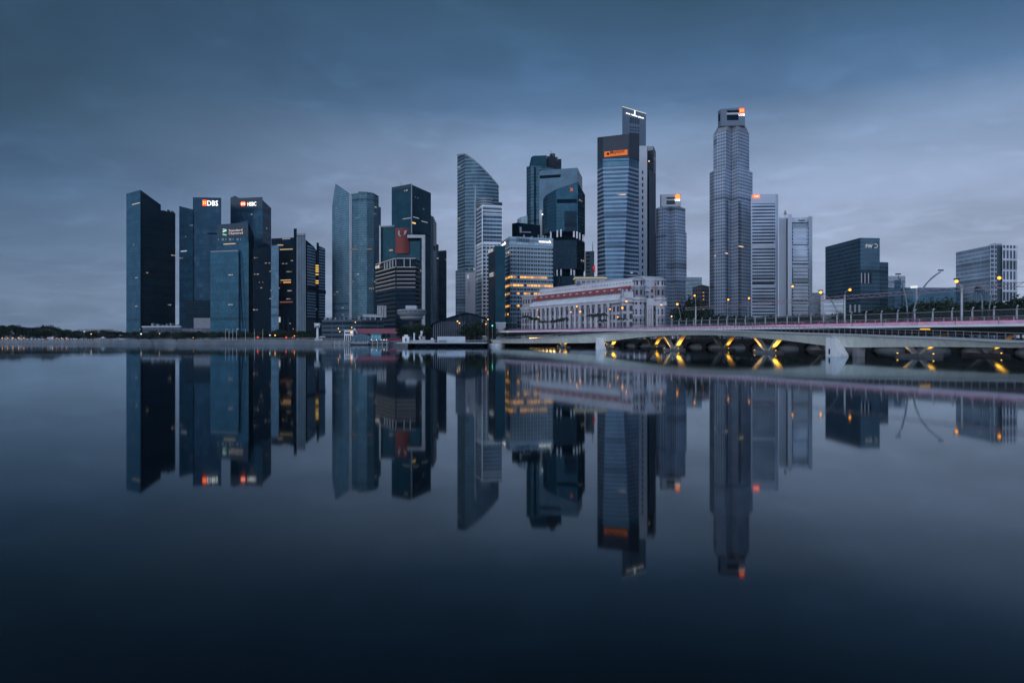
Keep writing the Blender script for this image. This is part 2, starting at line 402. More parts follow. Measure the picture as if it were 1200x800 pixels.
quay('quay_wall', 'low grey stone quay wall in front of the dark glass financial towers', SHORE[3:7], 3.1, mat('weathered quay', (.15, .165, .19), .8, var=.3, scale=.06))
quay('quay_wall', 'short dark quay wall below the red roofed waterfront hall', SHORE[6:9], 2.75, M['quay'])
# river wall behind the bridge: a run of low arches before a pale wall
t = thing('arched_river_wall', 'dark stone river wall with low arches behind the bridge piers', 'river wall', (*Q(0, 60), 0), kind='thing')
mb = MB(); A, B = Q(-.95, 60), Q(2.2, 60); L = math.hypot(B[0]-A[0], B[1]-A[1])
na = 24; step = L/na
for i in range(na):
    u = i*step; mb.wallbox(A, B, u, u+1.6, -1, 2.2, -1.5, .0)
    for k in range(8):
        a0, a1 = k/8, (k+1)/8; uu = u+1.6; ww = step-1.6
        hz = lambda q: .5+1.5*math.sqrt(max(0, 1-(2*q-1)**2))
        mb.wallbox(A, B, uu+a0*ww, uu+a1*ww, hz(a0), 2.2, -1.5, .0, 0, hz(a1), 2.2)
mb.wallbox(A, B, 0, L, 2.2, 3.4, -1.5, .25)
mb.build('arcade', mat('shaded river stone', (.035, .035, .035), .85, var=.3, scale=.3), t)  # stone colour darkened to hold the shade under the deck
MB().wallbox(A, B, 0, L, -1, 2.2, -3.0, -2.4).build('back_wall', M['pale'], t)

hz = bpy.data.materials.new('evening haze'); hz.use_nodes = True; g = G(hz.node_tree)
vol = g.new('ShaderNodeVolumePrincipled'); vol.inputs['Color'].default_value = (.66, .83, 1, 1); vol.inputs['Density'].default_value = HAZE; vol.inputs['Anisotropy'].default_value = 0
o = g.new('ShaderNodeOutputMaterial'); g.l.new(vol.outputs[0], o.inputs['Volume'])
hb = MB().box(-3200, 3200, -420, 3200, -2.2, 330).build('haze', hz); tag(hb, 'thin blue evening haze over bay and city', 'haze', kind='stuff')

# =================================================================== towers of the far financial district
GLASSBLUE = facade('blue curtain wall', (0.013, 0.04, 0.065), (0.013, 0.052, 0.09), 4.2, 1.6, (.12, .97), (.06, .96), lit=.0025, ls=.8, seed=1, glass_rough=.15, metal=.22, blind=.3, band=.14)
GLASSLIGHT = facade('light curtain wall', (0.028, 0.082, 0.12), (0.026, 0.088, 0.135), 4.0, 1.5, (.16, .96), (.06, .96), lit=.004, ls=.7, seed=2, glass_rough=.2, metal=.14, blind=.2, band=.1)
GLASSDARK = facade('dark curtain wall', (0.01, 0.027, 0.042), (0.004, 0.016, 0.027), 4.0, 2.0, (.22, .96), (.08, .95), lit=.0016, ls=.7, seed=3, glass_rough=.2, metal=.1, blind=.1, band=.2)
GLASSNIGHT = facade('black curtain wall with late offices', (0.006, 0.016, 0.027), (0.004, 0.012, 0.022), 4.0, 1.8, (.25, .9), (.1, .92), lit=.013, ls=.9, seed=4, glass_rough=.2, metal=.04, blind=.08, row=.82)
BLANKBLUE = facade('plain blue panels', (0.01, 0.034, 0.06), (0.01, 0.038, 0.068), 8.5, 5.0, (.06, .985), (.03, .985), lit=0, seed=5, glass_rough=.2, metal=.2, blind=.2, band=.08)
STRIPE = facade('striped office front', (0.24, 0.34, 0.43), (0.015, 0.03, 0.05), 4.1, 14, (.0, .46), (0, 1), lit=0, seed=6, glass_rough=.15)
TEAL = facade('teal curtain wall', (0.015, 0.05, 0.07), (0.015, 0.055, 0.078), 4.2, 1.5, (.12, .97), (.05, .96), lit=.003, ls=.8, seed=7, glass_rough=.2, metal=.14, blind=.12)

# 1 residence tower at the far west
D0 = 1050
ch = [(148, 1078), (164.5, D0), (205.5, 1105)]
zt = Z(246, 1078)
t = tower('glass_tower', 'tall tower with raked glass crown, farthest west on the waterfront', 'tower', ch, [zt, zt, zt], [GLASSLIGHT, GLASSDARK], [0, 1], back=30)  # sky reflection put into the tint: lighter west face, darker other face
zc = Z(222.5, D0)
P = [W(148, 1078), W(164.5, D0), W(188.5, 1082)]
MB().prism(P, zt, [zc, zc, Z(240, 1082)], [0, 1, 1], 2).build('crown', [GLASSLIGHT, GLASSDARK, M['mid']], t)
A, B = P[0], P[1]
pb = MB(); panel(pb, A, B, 155, 164, 238.3, 239.2, -.2, .35); pb.build('crown_light', glow('dim warm strip', (1, .8, .6), .55), t)
pb = MB(); panel(pb, W(164.5, D0), W(205.5, 1105), 164.8, 167.5, 240, 388, -.2, .5); pb.build('corner_fin', M['black'], t)
rooftop(t, 189, 204, 245, 1090, zt, 3, 3)
bl = MB().ball((X(186.8, 1081), 1081, Z(242.8, 1081)), .8); bl.build('beacon', M['redlamp'], t)
# 2
t = tower('glass_tower', 'blue slab tower with a glowing red square and three white letters on its brow', 'tower', flat((231.2, 1080), [(226, 231.2), (259.3, 231.8)]), Z(231.2, 1080), BLANKBLUE)
A, B = W(226, 1080), W(259.3, 1084)
s = block(t, 'side_slab', [(210, 1092), (226.2, 1078)], [Z(241.5, 1092), Z(245.5, 1078)], 2, GLASSBLUE, back=38)
pb = MB(); panel(pb, A, B, 237.4, 242.2, 234.6, 241.0, -.2, .5); sg = pb.build('sign', M['signred'], t)
pb = MB()
ua, da = uof(A, B, 239.8); zz = Z(237.8, da); emb = glow('yellow emblem', (1, .65, .2), 3)
for k in range(4):
    pb = MB(); q = math.pi/4+k*math.pi/2; pb.wallbox(A, B, ua+math.cos(q)*1.7-.55, ua+math.cos(q)*1.7+.55, zz+math.sin(q)*1.7-.55, zz+math.sin(q)*1.7+.55, .5, .7); pb.build('emblem', emb, sg)
sign(sg, 'DBS', A, B, 243.0, 255.6, 235.2, 241.2, M['signwhite'])
pb = MB(); panel(pb, A, B, 243, 258.5, 273, 274.5, -.2, .3); pb.build('louvre_band', M['black'], t)
pb = MB(); panel(pb, W(210, 1092), W(226.2, 1078), 212, 219, 293.5, 295, -.2, .25); pb.build('lit_office', glow('cool office', (.75, .85, 1), .45), t)
block(t, 'podium', [(217.5, 1060), (248, 1062)], Z(351.5, 1060), 2, GLASSDARK, back=14)
block(t, 'entrance_block', [(227, 1020), (248, 1022)], Z(372.5, 1020), 2, M['grey'], back=24)
# 3
A3 = flat((265.5, 1052), [(254.5, 266.5), (291, 258)])
t = tower('glass_tower', 'blue tower with slanted roof, twisted ribbon emblem and two lines of white words', 'tower', [(254.5, 1052), (291, 1035), (297.3, 1062)], [Z(267, 1052), Z(258, 1035), Z(276, 1062)], [GLASSBLUE, M['black']], [0, 1], back=40)
A, B = W(254.5, 1052), W(291, 1035)
pb = MB(); panel(pb, A, B, 255, 290.6, 262, 277.5, -.3, .15); brow = pb.build('brow_panel', mat('brow panel', (.016, .032, .055), .3, .2), t)
sg = sign(t, 'Standard', A, B, 268.2, 284.2, 268.4, 271.2, glow('soft pink letters', (1, .85, .8), .6))
sign(sg, 'Chartered', A, B, 268.2, 284.8, 271.9, 274.6, sg.data.materials[0], name='lettering')
for k, (py, mm) in enumerate([(268.7, glow('blue ribbon', (.35, .8, 1), .7)), (271.6, glow('pale ribbon', (.8, 1, .9), .8)), (274.6, glow('green ribbon', (.3, 1, .5), .7))]):
    pb = MB(); pb.wallbox(A, B, uof(A, B, 261.2)[0], uof(A, B, 265.6)[0], Z(py+.8, 1048), Z(py-1., 1048), .15, .5, 0, Z(py+(-.6 if k % 2 else 1.6), 1048), Z(py+(-2.2 if k % 2 else .2), 1048)); pb.build('emblem', mm, sg)
for k in range(7):
    q = 255.6+k*4.3
    pb = MB(); panel(pb, A, B, q, q+(2.6 if k % 2 else .9), 279.3, 281.8, -.2, .3); pb.build('louvre', M['grey'], t)
pb = MB(); panel(pb, A, B, 262, 276, 285.2, 286.4, -.2, .2); pb.build('lit_office', glow('warm office strip', (1, .75, .45), .6), t)
lb = block(t, 'lower_block', [(246.5, 1018), (279.6, 1008)], Z(294.5, 1018), 2, [GLASSLIGHT, M['mid']], back=4, mis=[0])
pb = MB(); panel(pb, W(246.5, 1018), W(279.8, 1008), 247, 279, 293.6, 295, -.2, .4); pb.build('roof_edge', M['grey'], lb)
A, B = W(279.8, 1007.4), W(286.5, 1007); sl_ = MB()
sl_.face([(X(279.2, 1006), 1006, Z(296, 1006)), (X(280, 1006), 1006, Z(296, 1006)), (X(285, 1006), 1006, Z(385, 1006)), (X(284.2, 1006), 1006, Z(385, 1006))])
sl_.face([(X(279.2, 1006), 1007.5, Z(296, 1006)), (X(284.2, 1006), 1007.5, Z(385, 1006)), (X(285, 1006), 1007.5, Z(385, 1006)), (X(280, 1006), 1007.5, Z(296, 1006))])
sl_.build('raked_seam', M['black'], lb)
# right hand infill of the same front
block(t, 'side_bay', [(279.9, 1012), (291.4, 1010)], Z(284, 1012), 2, GLASSLIGHT, back=6)
# 4
t = tower('glass_tower', 'tower with a red hexagon emblem beside four white letters, chamfered east corner', 'tower', [(270, 1130), (307.8, 1118), (317.8, 1150)], [Z(231, 1130), Z(234.5, 1118), Z(244, 1150)], [GLASSBLUE, GLASSBLUE], [0, 1], back=40)
A, B = W(270, 1130), W(307.8, 1118)
pb = MB(); panel(pb, A, B, 270.2, 307.6, 231.8, 243.5, -.3, .2); pb.build('brow_panel', mat('brow panel dark', (.02, .038, .06), .35, .2), t)
ua, da = uof(A, B, 285.2); zz = Z(239, da)
hx = MB(); dx, dy = B[0]-A[0], B[1]-A[1]; L = math.hypot(dx, dy); dx /= L; dy /= L; nx, ny = dy, -dx
hp = [(-5.6, 0), (-2.8, -3.6), (2.8, -3.6), (5.6, 0), (2.8, 3.6), (-2.8, 3.6)]
for oo, rev in ((.8, False), (.1, True)):
    q = [(A[0]+dx*(ua+a)+nx*oo, A[1]+dy*(ua+a)+ny*oo, zz+b_) for a, b_ in hp]; hx.face(q[::-1] if rev else q)
sg = hx.build('sign', M['signred'], t)
for s_ in (-1, 1):
    bt = MB()
    q = [(A[0]+dx*(ua+a)+nx*.95, A[1]+dy*(ua+a)+ny*.95, zz+b_) for a, b_ in ((s_*2.6, -2.6), (s_*2.6, 2.6), (0, 0))]
    bt.face(q if s_ > 0 else q[::-1]); bt.build('emblem', glow('pale emblem', (1, .8, .6), 3), sg)
sign(sg, 'HSBC', A, B, 290.4, 300.4, 236.8, 241.4, M['signwhite'])
rooftop(t, 272, 282, 231, 1130, Z(231.3, 1130), 2, 8)
# 5 dark low block, 6/7 dark tower, lighter strip
t = tower('office_block', 'black low office block with stepped roof and scattered lit windows', 'tower', [(296.5, 1000), (318.5, 996)], Z(290.5, 1000), GLASSNIGHT, back=30)
block(t, 'roof_gable', [(302, 1002), (309.5, 1001), (316.5, 1000)], [Z(289, 1002), Z(284.5, 1001), Z(287, 1000)], Z(290.5, 1000), M['black'], back=20)
t = tower('office_tower', 'dark tower with a grey core column and rows of orange lit offices', 'tower', [(318, 1010), (344.2, 1000)], Z(278.3, 1000), GLASSNIGHT, back=40)
block(t, 'pale_bay', [(317.6, 985), (326.6, 983)], Z(287.5, 985), 2, facade('slate bay', (.06, .10, .14), (.05, .10, .15), 4, 1.6, (.1, .95), (.1, .9), lit=0, seed=9, metal=.4), back=12)
block(t, 'chimney_shaft', [(344.2, 988), (347.8, 986)], Z(268, 988), 2, M['black'], back=16)
cc = block(t, 'core_column', [(348.2, 980), (357.8, 977)], Z(276, 980), 2, facade('ribbed core', (.10, .13, .17), (.05, .075, .10), 60, 2.4, (0, 1), (.55, 1), lit=0, seed=10), back=16)
block(cc, 'cap', [(347.8, 978), (358.2, 975)], Z(273.5, 978), Z(276, 978)+.02, M['grey'], back=18)
A, B = W(318, 1010), W(344.2, 1000)
sign(t, 'AVIVA', A, B, 331, 340.5, 278.9, 280.6, M['signdim'])
for p0, p1, y0, mm in ((325, 332, 286.7, 'w'), (328, 343, 291.5, 'w'), (332, 341, 330.2, 'o'), (329, 341, 327.6, 'w'), (328, 343, 353.2, 'd')):
    pb = MB(); panel(pb, A, B, p0, p1, y0, y0+1.3, -.2, .25)
    pb.build('lit_floor', {'w': glow('late office w', (1, .72, .42), .42), 'o': glow('late office o', (1, .38, .1), .9), 'd': glow('late office d', (1, .4, .3), .18)}[mm], t)
for q in (326.5, 332, 337.5):
    pb = MB(); panel(pb, A, B, q, q+.8, 372, 388, 0, .8); pb.build('base_column', M['mid'], t)
pb = MB(); panel(pb, A, B, 326.8, 329.2, 371.5, 377.5, 1.0, 1.5); pb.build('lit_sign_board', M['signdim'], t)
# 8 striped twin
t = tower('office_tower', 'pale striped twin slabs with a dark slot of yellow lit floors between them', 'tower', [(358, 962), (368.8, 985)], [Z(280.5, 962), Z(290, 985)], [M['black']], back=26)
block(t, 'striped_slab', [(359.8, 955), (370.2, 978)], [Z(285.5, 955), Z(292, 978)], Z(372, 955), STRIPE, back=6)
block(t, 'base_block', [(358.6, 958), (381.4, 1000)], [Z(372, 958)-.05, Z(372.6, 1000)], 2, M['mid'], back=10)
block(t, 'striped_slab', [(373.6, 982), (381.2, 998)], [Z(288, 982), Z(291.5, 998)], Z(372.6, 982), STRIPE, back=10)
block(t, 'chimney_shaft', [(371, 975), (373.7, 977)], Z(284.2, 975), 2, M['black'], back=16)
lf = block(t, 'lit_slot', [(370.2, 984), (373.6, 985)], Z(293, 984), 2, GLASSNIGHT, back=10)
A, B = W(370.4, 970), W(373.8, 970.5)
for py in (310.5, 313, 315.3, 317.6, 321, 328.5, 331):
    pb = MB(); panel(pb, A, B, 369.8, 373.4, py, py+1.3, -.2, .3); pb.build('lit_floor', glow('yellow floor', (1, .6, .15), 1.0), t)
pb = MB(); panel(pb, W(359.8, 954), W(370.2, 977), 359.6, 370.6, 336, 340.5, 0, .8); pb.build('service_floor', M['black'], t)
pb = MB(); panel(pb, W(373.6, 981), W(381.2, 997), 373.4, 381.4, 340, 344, 0, .8); pb.build('service_floor', M['black'], t)
# low podium west
t = tower('low_building', 'long low flat roofed building with a pale roof edge below the farthest west tower', 'building', [(167, 690), (212, 676)], Z(383.5, 690), facade('low front', (.10, .12, .15), (.03, .05, .07), 3.5, 4, (.2, .85), (.1, .9), lit=.01, seed=12), back=30)
A, B = W(167, 690), W(212, 676)
pb = MB(); panel(pb, A, B, 166.6, 212.4, 381.8, 383.6, -1, .8); pb.build('roof_edge', M['pale'], t)
rooftop(t, 175, 210, 382, 684, Z(382, 690), 6, 5, 'grey', 3.0)
t = tower('low_building', 'flat pale pavilion at the foot of the blue slab tower', 'building', [(213, 660), (247, 655)], Z(384.5, 660), facade('pavilion front', (.13, .13, .15), (.04, .05, .07), 3.2, 5, (.1, .8), (.05, .9), lit=.01, seed=13), back=20)
t = tower('long_hall', 'low flat hall half hidden among the far west trees', 'building', [(91, 800), (133, 790)], Z(385.6, 800), M['grey'], back=30)

# ------------------------------------------------------------------ central group
SAIL = facade('sail tower glass', (0.105, 0.175, 0.215), (0.05, 0.115, 0.155), 3.4, 1.5, (.28, .95), (.1, .93), lit=.006, ls=1.0, seed=20, glass_rough=.2, metal=.15, blind=.5, row=.6)
SAIL2 = facade('sail tower pale glass', (0.15, 0.235, 0.29), (0.08, 0.165, 0.22), 3.4, 1.5, (.28, .95), (.1, .93), lit=.003, ls=.8, seed=21, glass_rough=.2, metal=.15, blind=.4)
t = thing('residential_tower', 'curved teal residential tower with a pointed sail shaped spire', 'tower', (X(415, 1000), 1000, 2))
chw = [(389.2, 1030), (393, 1018), (402, 1004), (410, 996)]
MB().prism(plan(chw, 20), 2, [Z(241, 1030), Z(215, 1018), Z(221.5, 1004), Z(227, 996), Z(229, 1030), Z(246, 1050)], [0], 1).build('west_wing', [SAIL2, M['mid']], t)
che = [(411.4, 995), (420, 988), (430, 987), (438, 992), (443.8, 1004)]
MB().prism(plan(che, 26), 2, [Z(227.2, 995)]*3+[Z(228.5, 992), Z(232, 1004)]+[Z(232, 1004), Z(227, 995)], [0], 1).build('east_wing', [SAIL, M['mid']], t)
MB().prism(plan(che[1:], 22), Z(228.5, 995), [Z(224.3, 988), Z(224.8, 987), Z(226.4, 992), Z(230.5, 1004)]+[Z(230, 1004), Z(225, 988)], [0], 1).build('crown', [facade('louvred crown', (.11, .14, .17), (.06, .09, .11), 1.2, 30, (.4, 1), (0, 1), lit=0, seed=22), M['mid']], t)
block(t, 'end_bay', [(443.6, 1012), (446.4, 1020)], Z(242, 1012), 2, SAIL, back=16)
for q in (409.3, 411.2):
    mb = MB(); mb.box(X(q, 993), X(q+.75, 993), 993.2, 996.5, 2, Z(229, 993)); mb.build('vertical_rib', M['pale'], t)
A, B = W(420, 988), W(430, 987)
pb = MB(); panel(pb, W(411.4, 994.6), W(438, 991), 412, 437, 292, 293.2, 4.3, 4.7); pb.build('lit_floor', glow('tan floor', (1, .6, .35), .22), t)
# teal tower
t = tower('glass_tower', 'plain dark teal square tower seen corner on, thin mast at its roof', 'tower', [(459, 920), (482.3, 898), (505, 938)], [Z(219.5, 920), Z(216.3, 898), Z(226.3, 938)], [TEAL, TEAL], [0, 1], back=30)
pb = MB(); pb.box(X(481.6, 896), X(482.8, 896), 896.2, 898.5, 2, Z(215.6, 897)); pb.build('corner_fin', M['grey'], t)
pb = MB(); panel(pb, W(459, 920), W(482.3, 898), 459.2, 482, 217.6, 221.2, -.2, .3); pb.build('roof_band', M['mid'], t)
MB().tube([(X(470.2, 925), 925, Z(218, 925)), (X(469.5, 925), 925, Z(214.5, 925)), (X(468, 925), 925, Z(212.2, 925))], .35).build('mast', M['pole'], t)
for p0, p1, y0 in ((472, 481.5, 255.5), (484, 491, 254.6), (494, 501, 259.5)):
    pb = MB(); AA, BB = (W(459, 920), W(482.3, 898)) if p0 < 482 else (W(482.3, 898), W(505, 938))
    panel(pb, AA, BB, p0, p1, y0, y0+1.0, -.2, .25); pb.build('lit_floor', glow('dim blue office', (.8, .9, 1), .3), t)
pb = MB(); panel(pb, W(482.3, 898), W(505, 938), 482.6, 487, 260.5, 262.2, -.2, .3); pb.build('lit_office', glow('yellow office', (1, .65, .2), 1.1), t)
# slab with red panel and portal frame
t = tower('office_tower', 'dark teal slab with a red panel and white u emblem beside a pale portal frame', 'tower', [(446, 742), (463.5, 736), (492.5, 734)], [Z(265, 742), Z(265.5, 736), Z(277.5, 734)], [TEAL], back=26)
block(t, 'edge_column', [(444.3, 740), (446.2, 739)], Z(264.2, 740), 2, M['pale'], back=10)
for k in range(1):
    pts = [W(463.4+16*i/6, 733.5-2.6*math.sin(math.pi*i/6)) for i in range(7)]
    rp = MB().prism(pts+[W(479.4, 736), W(463.4, 736)], Z(297.5, 734), Z(267.6, 734), [0], 0).build('red_panel', mat('red panel', (.20, .042, .036), .55, var=.1, scale=.05), t, smooth=False)
A, B = W(463.4, 730.2), W(479.4, 730.2)
MB().tube([(X(467.9, 730), 730, Z(270.6, 730)), (X(467.6, 730), 730, Z(274.6, 730)), (X(468.8, 730), 730, Z(276.6, 730)), (X(470.4, 730), 730, Z(276.2, 730))], [1.1, 1.1, 1.0, .5], 6).build('emblem', M['pale'], rp)
MB().tube([(X(475.8, 730), 730, Z(270.2, 730)), (X(474.9, 730), 730, Z(273.4, 730)), (X(473.4, 730), 730, Z(275.6, 730))], [1.3, 1.2, .4], 6).build('emblem', M['pale'], rp)
roofb = MB(); roofb.wallbox(W(446, 741), W(463.5, 735), 0, 17, Z(266, 738), Z(264.4, 738), 0, .6); roofb.build('roof_edge', M['grey'], t)
MB().box(X(477.2, 728), X(498, 728), 728, 733, Z(278.6, 728), Z(275.2, 728)).build('portal_beam', M['pale'], t)
MB().box(X(494.2, 728), X(498, 728), 728.3, 733, 2, Z(278.6, 728)-.01).build('portal_column', M['pale'], t)
MB().box(X(478.6, 733), X(493, 733), 730.6, 733.5, Z(281.5, 733), Z(278.6, 733)-.02).build('shadow_box', M['black'], t)
# black hotel like block with lit ledges
t = tower('dark_office_block', 'black office block with lit floor ledges and a colonnaded roof terrace', 'tower', [(441, 540), (463.5, 500), (487, 500), (492, 512)], [Z(310, 540)-1, Z(303.3, 500), Z(303.3, 500), Z(305, 512)], [facade('black ribbon front', (.008, .017, .028), (.004, .011, .02), 3.2, 6, (.3, .8), (0, 1), lit=0, seed=25, blind=.05)], back=30)
LED = mat('lit ledge', (.36, .35, .35), .6, emit=(1, .84, .72), es=.17)
A, B, Cc = W(441, 540), W(463.5, 500), W(487, 500)
for py in (302.8, 313, 317.8, 322.3, 327.1, 331.8, 336.6):
    z_ = Z(py, 500); lb = MB(); L1 = math.hypot(B[0]-A[0], B[1]-A[1])
    lb.wallbox(A, B, 0, L1, z_-.17, z_+.13, .02, .9); lb.wallbox(B, Cc, .9, Cc[0]-B[0], z_-.171, z_+.129, .02, .9)
    lb.build('floor_ledge', LED, t)
cw = M['pale']
for q in (451, 454, 457.2, 460.4): pb = MB(); panel(pb, A, B, q, q+.75, 303.8+(463.5-q)*.33, 312.2+(463.5-q)*.26, .1, .7); pb.build('terrace_column', cw, t)
for q in (463.6, 473.3, 480.4): pb = MB(); panel(pb, B, Cc, q, q+.8, 303.3, 312.7, .1, .7); pb.build('terrace_column', cw, t)
sign(t, 'OUE', A, B, 441.4, 446.2, 311.2, 314.6, glow('soft white letters', (1, .9, .8), .7), out=.9)
for q in (443.3, 445.8, 448.6, 451.6): pb = MB(); panel(pb, A, B, q, q+1.3, 358, 372, .1, .9); pb.build('base_fin', M['pale'], t)
# slim pair behind
t = tower('office_tower', 'slim grey tower with raked roof squeezed behind the dark teal square tower', 'tower', [(505, 1010), (508, 1000), (511.6, 1020)], [Z(252.5, 1010), Z(254, 1000), Z(262, 1020)], [facade('slim grey front', (.16, .20, .24), (.03, .06, .08), 3.6, 2, (.3, .9), (0, .9), lit=0, seed=26)], back=20)
block(t, 'lower_step', [(511, 990), (514, 996)], Z(286, 990), 2, facade('step front', (.10, .12, .16), (.03, .05, .07), 3.6, 2, (.3, .9), (0, .9), lit=.01, seed=27), back=20)
block(t, 'pale_column', [(507.4, 960), (511.6, 961)], Z(293, 960), 2, M['grey'], back=14)
t = tower('residential_tower', 'narrow bluish tower with speckled windows right of the slim grey one', 'tower', [(513.8, 1040), (523.3, 1034)], Z(294.5, 1040), facade('speckled front', (.10, .15, .20), (.04, .08, .12), 3.3, 2.2, (.2, .9), (.1, .9), lit=.004, ls=.5, seed=28, blind=.9), back=20)
block(t, 'roof_frame', [(514.6, 1042), (522.8, 1037)], Z(293.6, 1040), Z(294.5, 1040), M['grey'], back=16)

# ocean front tower with swooping roof
OFC = facade('banded teal front', (0.17, 0.235, 0.28), (0.026, 0.06, 0.09), 4.6, 2.0, (.38, .97), (.03, .97), lit=.006, ls=1.0, seed=30, glass_rough=.12, metal=.3, blind=.4, row=.6)
t = thing('office_tower', 'tall banded glass tower with a roof swooping down to the east', 'tower', (X(560, 900), 900, 2))
ce = [(536, 920), (545, 898)]+[(545+39.5*i/8, 898+6*i/8-5*math.sin(math.pi*i/8)) for i in range(1, 9)]
def swoop(px): q = max(0, (px-544)/40.); return 181.2+ (218.5-181.2)*(q**1.35)
zz = [Z(182.3, 920), Z(181.2, 898)]+[Z(swoop(px), D) for px, D in ce[2:]]
MB().prism(plan(ce, 24), 2, zz+[zz[-1], zz[0]], [0], 1).build('walls', [OFC, M['mid']], t)
for i in range(1, len(ce)-1):
    pass
cp = MB()
for i in range(len(ce)-1):
    A, B = W(*ce[i]), W(*ce[i+1]); cp.wallbox(A, B, 0, math.hypot(B[0]-A[0], B[1]-A[1]), zz[i]-.3, zz[i]+1.6, -1.2, .5, 0, zz[i+1]-.3, zz[i+1]+1.6)
cp.build('roof_edge', M['grey'], t)
block(t, 'podium_wing', [(533.8, 880), (546, 872)], Z(317, 880), 2, facade('podium grid', (.17, .20, .24), (.03, .05, .07), 4, 2.2, (.3, .9), (.15, .85), lit=0, seed=31), back=10)
block(t, 'end_core', [(584.2, 906), (588.5, 908)], Z(237, 906), 2, M['mid'], back=16)
# white framed tower
FR = facade('white ribbon front', (0.38, 0.44, 0.5), (0.025, 0.06, 0.095), 3.5, 3.0, (.42, 1), (.0, .97), lit=.006, ls=1.0, seed=32, glass_rough=.15, blind=.5)
GR = facade('white grid front', (0.55, 0.59, 0.64), (0.02, 0.04, 0.06), 3.4, 3.2, (.36, .92), (.22, .95), lit=.006, ls=1.2, seed=33, glass_rough=.2, blind=.3)
t = thing('office_tower', 'white framed tower with pale corner posts and a drum on its roof', 'tower', (X(573, 600), 600, 2))
chn = [(557.2, 622), (565, 600), (589, 604)]
zl = Z(286, 600)
MB().prism(plan(chn, 20), zl+2.2, Z(242, 600), [0], 1).build('upper_walls', [FR, M['mid']], t)
MB().prism(plan([(557.4, 621.6), (565.1, 600.4), (588.8, 604.2)], 18), 2, zl, [0], 1).build('lower_walls', [GR, M['mid']], t)
MB().prism(plan([(557, 623), (565, 599.6), (589.4, 603.6)], 20), zl+.01, zl+2.19, [0], 0).build('belt_course', M['white'], t)
MB().prism(plan([(557, 623), (565, 599.6), (589.4, 603.6)], 20), Z(242, 600)+.01, Z(242, 600)+1.4, [0], 0).build('roof_edge', M['white'], t)
for q, dd in ((557.2, 621), (564.6, 598.9), (588.2, 603)):
    MB().box(X(q, dd), X(q+1.1, dd), dd-.4, dd+.9, 2, Z(242, 600)-.02).build('corner_post', M['white'], t)
for py in (246.5, 250.5):
    fb = MB(); A, B = W(565, 600), W(589, 604); panel(fb, A, B, 565.6, 588.4, py-.45, py+.45, .05, .5); fb.build('frame_rail', M['white'], t)
MB().lathe(X(568.5, 612), 612, [(.01, Z(242, 600)+1.4), (8.0, Z(242, 600)+1.4), (8.0, Z(235.5, 612)), (7.4, Z(234.3, 612)), (.01, Z(234.3, 612))], 28).build('roof_drum', facade('drum', (.26, .30, .34), (.05, .07, .09), 2.2, 4, (.35, .9), (0, 1), lit=0, seed=34), t, smooth=False)
MB().tube([(X(557, 618), 618, 2), (X(557, 618), 618, Z(240, 618)), (X(557, 618), 618, Z(218, 618))], [.75, .7, .35]).build('mast', M['pale'], t)
t = tower('service_tower', 'windowless pale grey shaft tower beside the white framed tower', 'tower', [(545.3, 590), (557, 585)], Z(319.5, 590), mat('blank pale wall', (.33, .33, .36), .7, var=.08, scale=.03), back=16)
A, B = W(545.3, 590), W(557, 585)
pb = MB(); panel(pb, A, B, 547.4, 549.6, 322, 326.5, -.1, .3); pb.build('emblem', M['white'], t)
pb = MB(); panel(pb, A, B, 548.4, 551, 330, 344, -.3, .12); pb.build('recess', M['grey'], t)
# dark narrow building with vertical letters
t = tower('narrow_building', 'narrow black and teal building with a small white sign near its top', 'tower', [(572.2, 500), (580.6, 478), (592, 480)], [Z(295, 500), Z(288, 478), Z(288, 480)], [M['dkglass'], TEAL], [0, 1], back=20)
A, B = W(572.2, 500), W(580.6, 478)
sign(t, 'RHB', A, B, 573, 578, 292.2, 295.6, M['signdim']); 
for k, wd in enumerate(('50', 'CQ')): sign(t, wd, A, B, 574.2, 578.6, 319.6+k*2.7, 321.8+k*2.7, M['signdim'], name='lettering')
# lit banded building
LITB = facade('banded office front', (0.34, 0.44, 0.51), (0.015, 0.03, 0.045), 3.1, 2.75, (.0, .52), (.06, .94), lit=.004, litcol=(1, .44, .07), ls=3.4, seed=40, glass_rough=.25, metal=.1, blind=.15,
              rows=[(16, 16, .9), (14, 14, .85), (12, 12, .6), (9, 9, .42), (7, 7, .35)])
t = tower('office_building', 'pale banded mid rise office building with several floors lit orange', 'building', [(588, 545), (598, 515), (648, 525)], [Z(287, 545)-.5, Z(277.5, 515), Z(279.5, 525)], [LITB], back=36)
A, B, Cc = W(588, 545), W(598, 515), W(648, 525)
L1 = math.hypot(B[0]-A[0], B[1]-A[1]); L2 = math.hypot(Cc[0]-B[0], Cc[1]-B[1])
zp0, zp1 = Z(287, 515), Z(277.2, 515)
pb = MB(); pb.wallbox(A, B, 0, L1, zp0, zp1, -.5, .6); pb.wallbox(B, Cc, .0, L2, zp0-.002, zp1-.002, -.5, .6); pb.build('parapet', facade('parapet glass', (.30, .37, .42), (.22, .30, .36), 2.2, 2.75, (.1, .95), (.05, .97), lit=0, seed=41), t)
for i in range(19):
    q = i*L2/19; pb = MB(); pb.wallbox(B, Cc, q, q+.22, 2, zp0-.02, .0, .35); pb.build('mullion', M['pale'], t)
sign(t, 'wework', B, Cc, 631, 645.5, 281.5, 284.8, M['signwhite'], out=.7)
sign(t, 'work', A, B, 589.2, 593.6, 284.2, 287.4, M['signwhite'], out=.7)
sign(t, 'CHULIA', B, Cc, 605, 620, 279, 284, M['mid'], out=.7)
MB().tube([(X(643, 527), 527, zp1), (X(643, 527), 527, Z(277.5, 527))], .15).build('antenna', M['pole'], t)
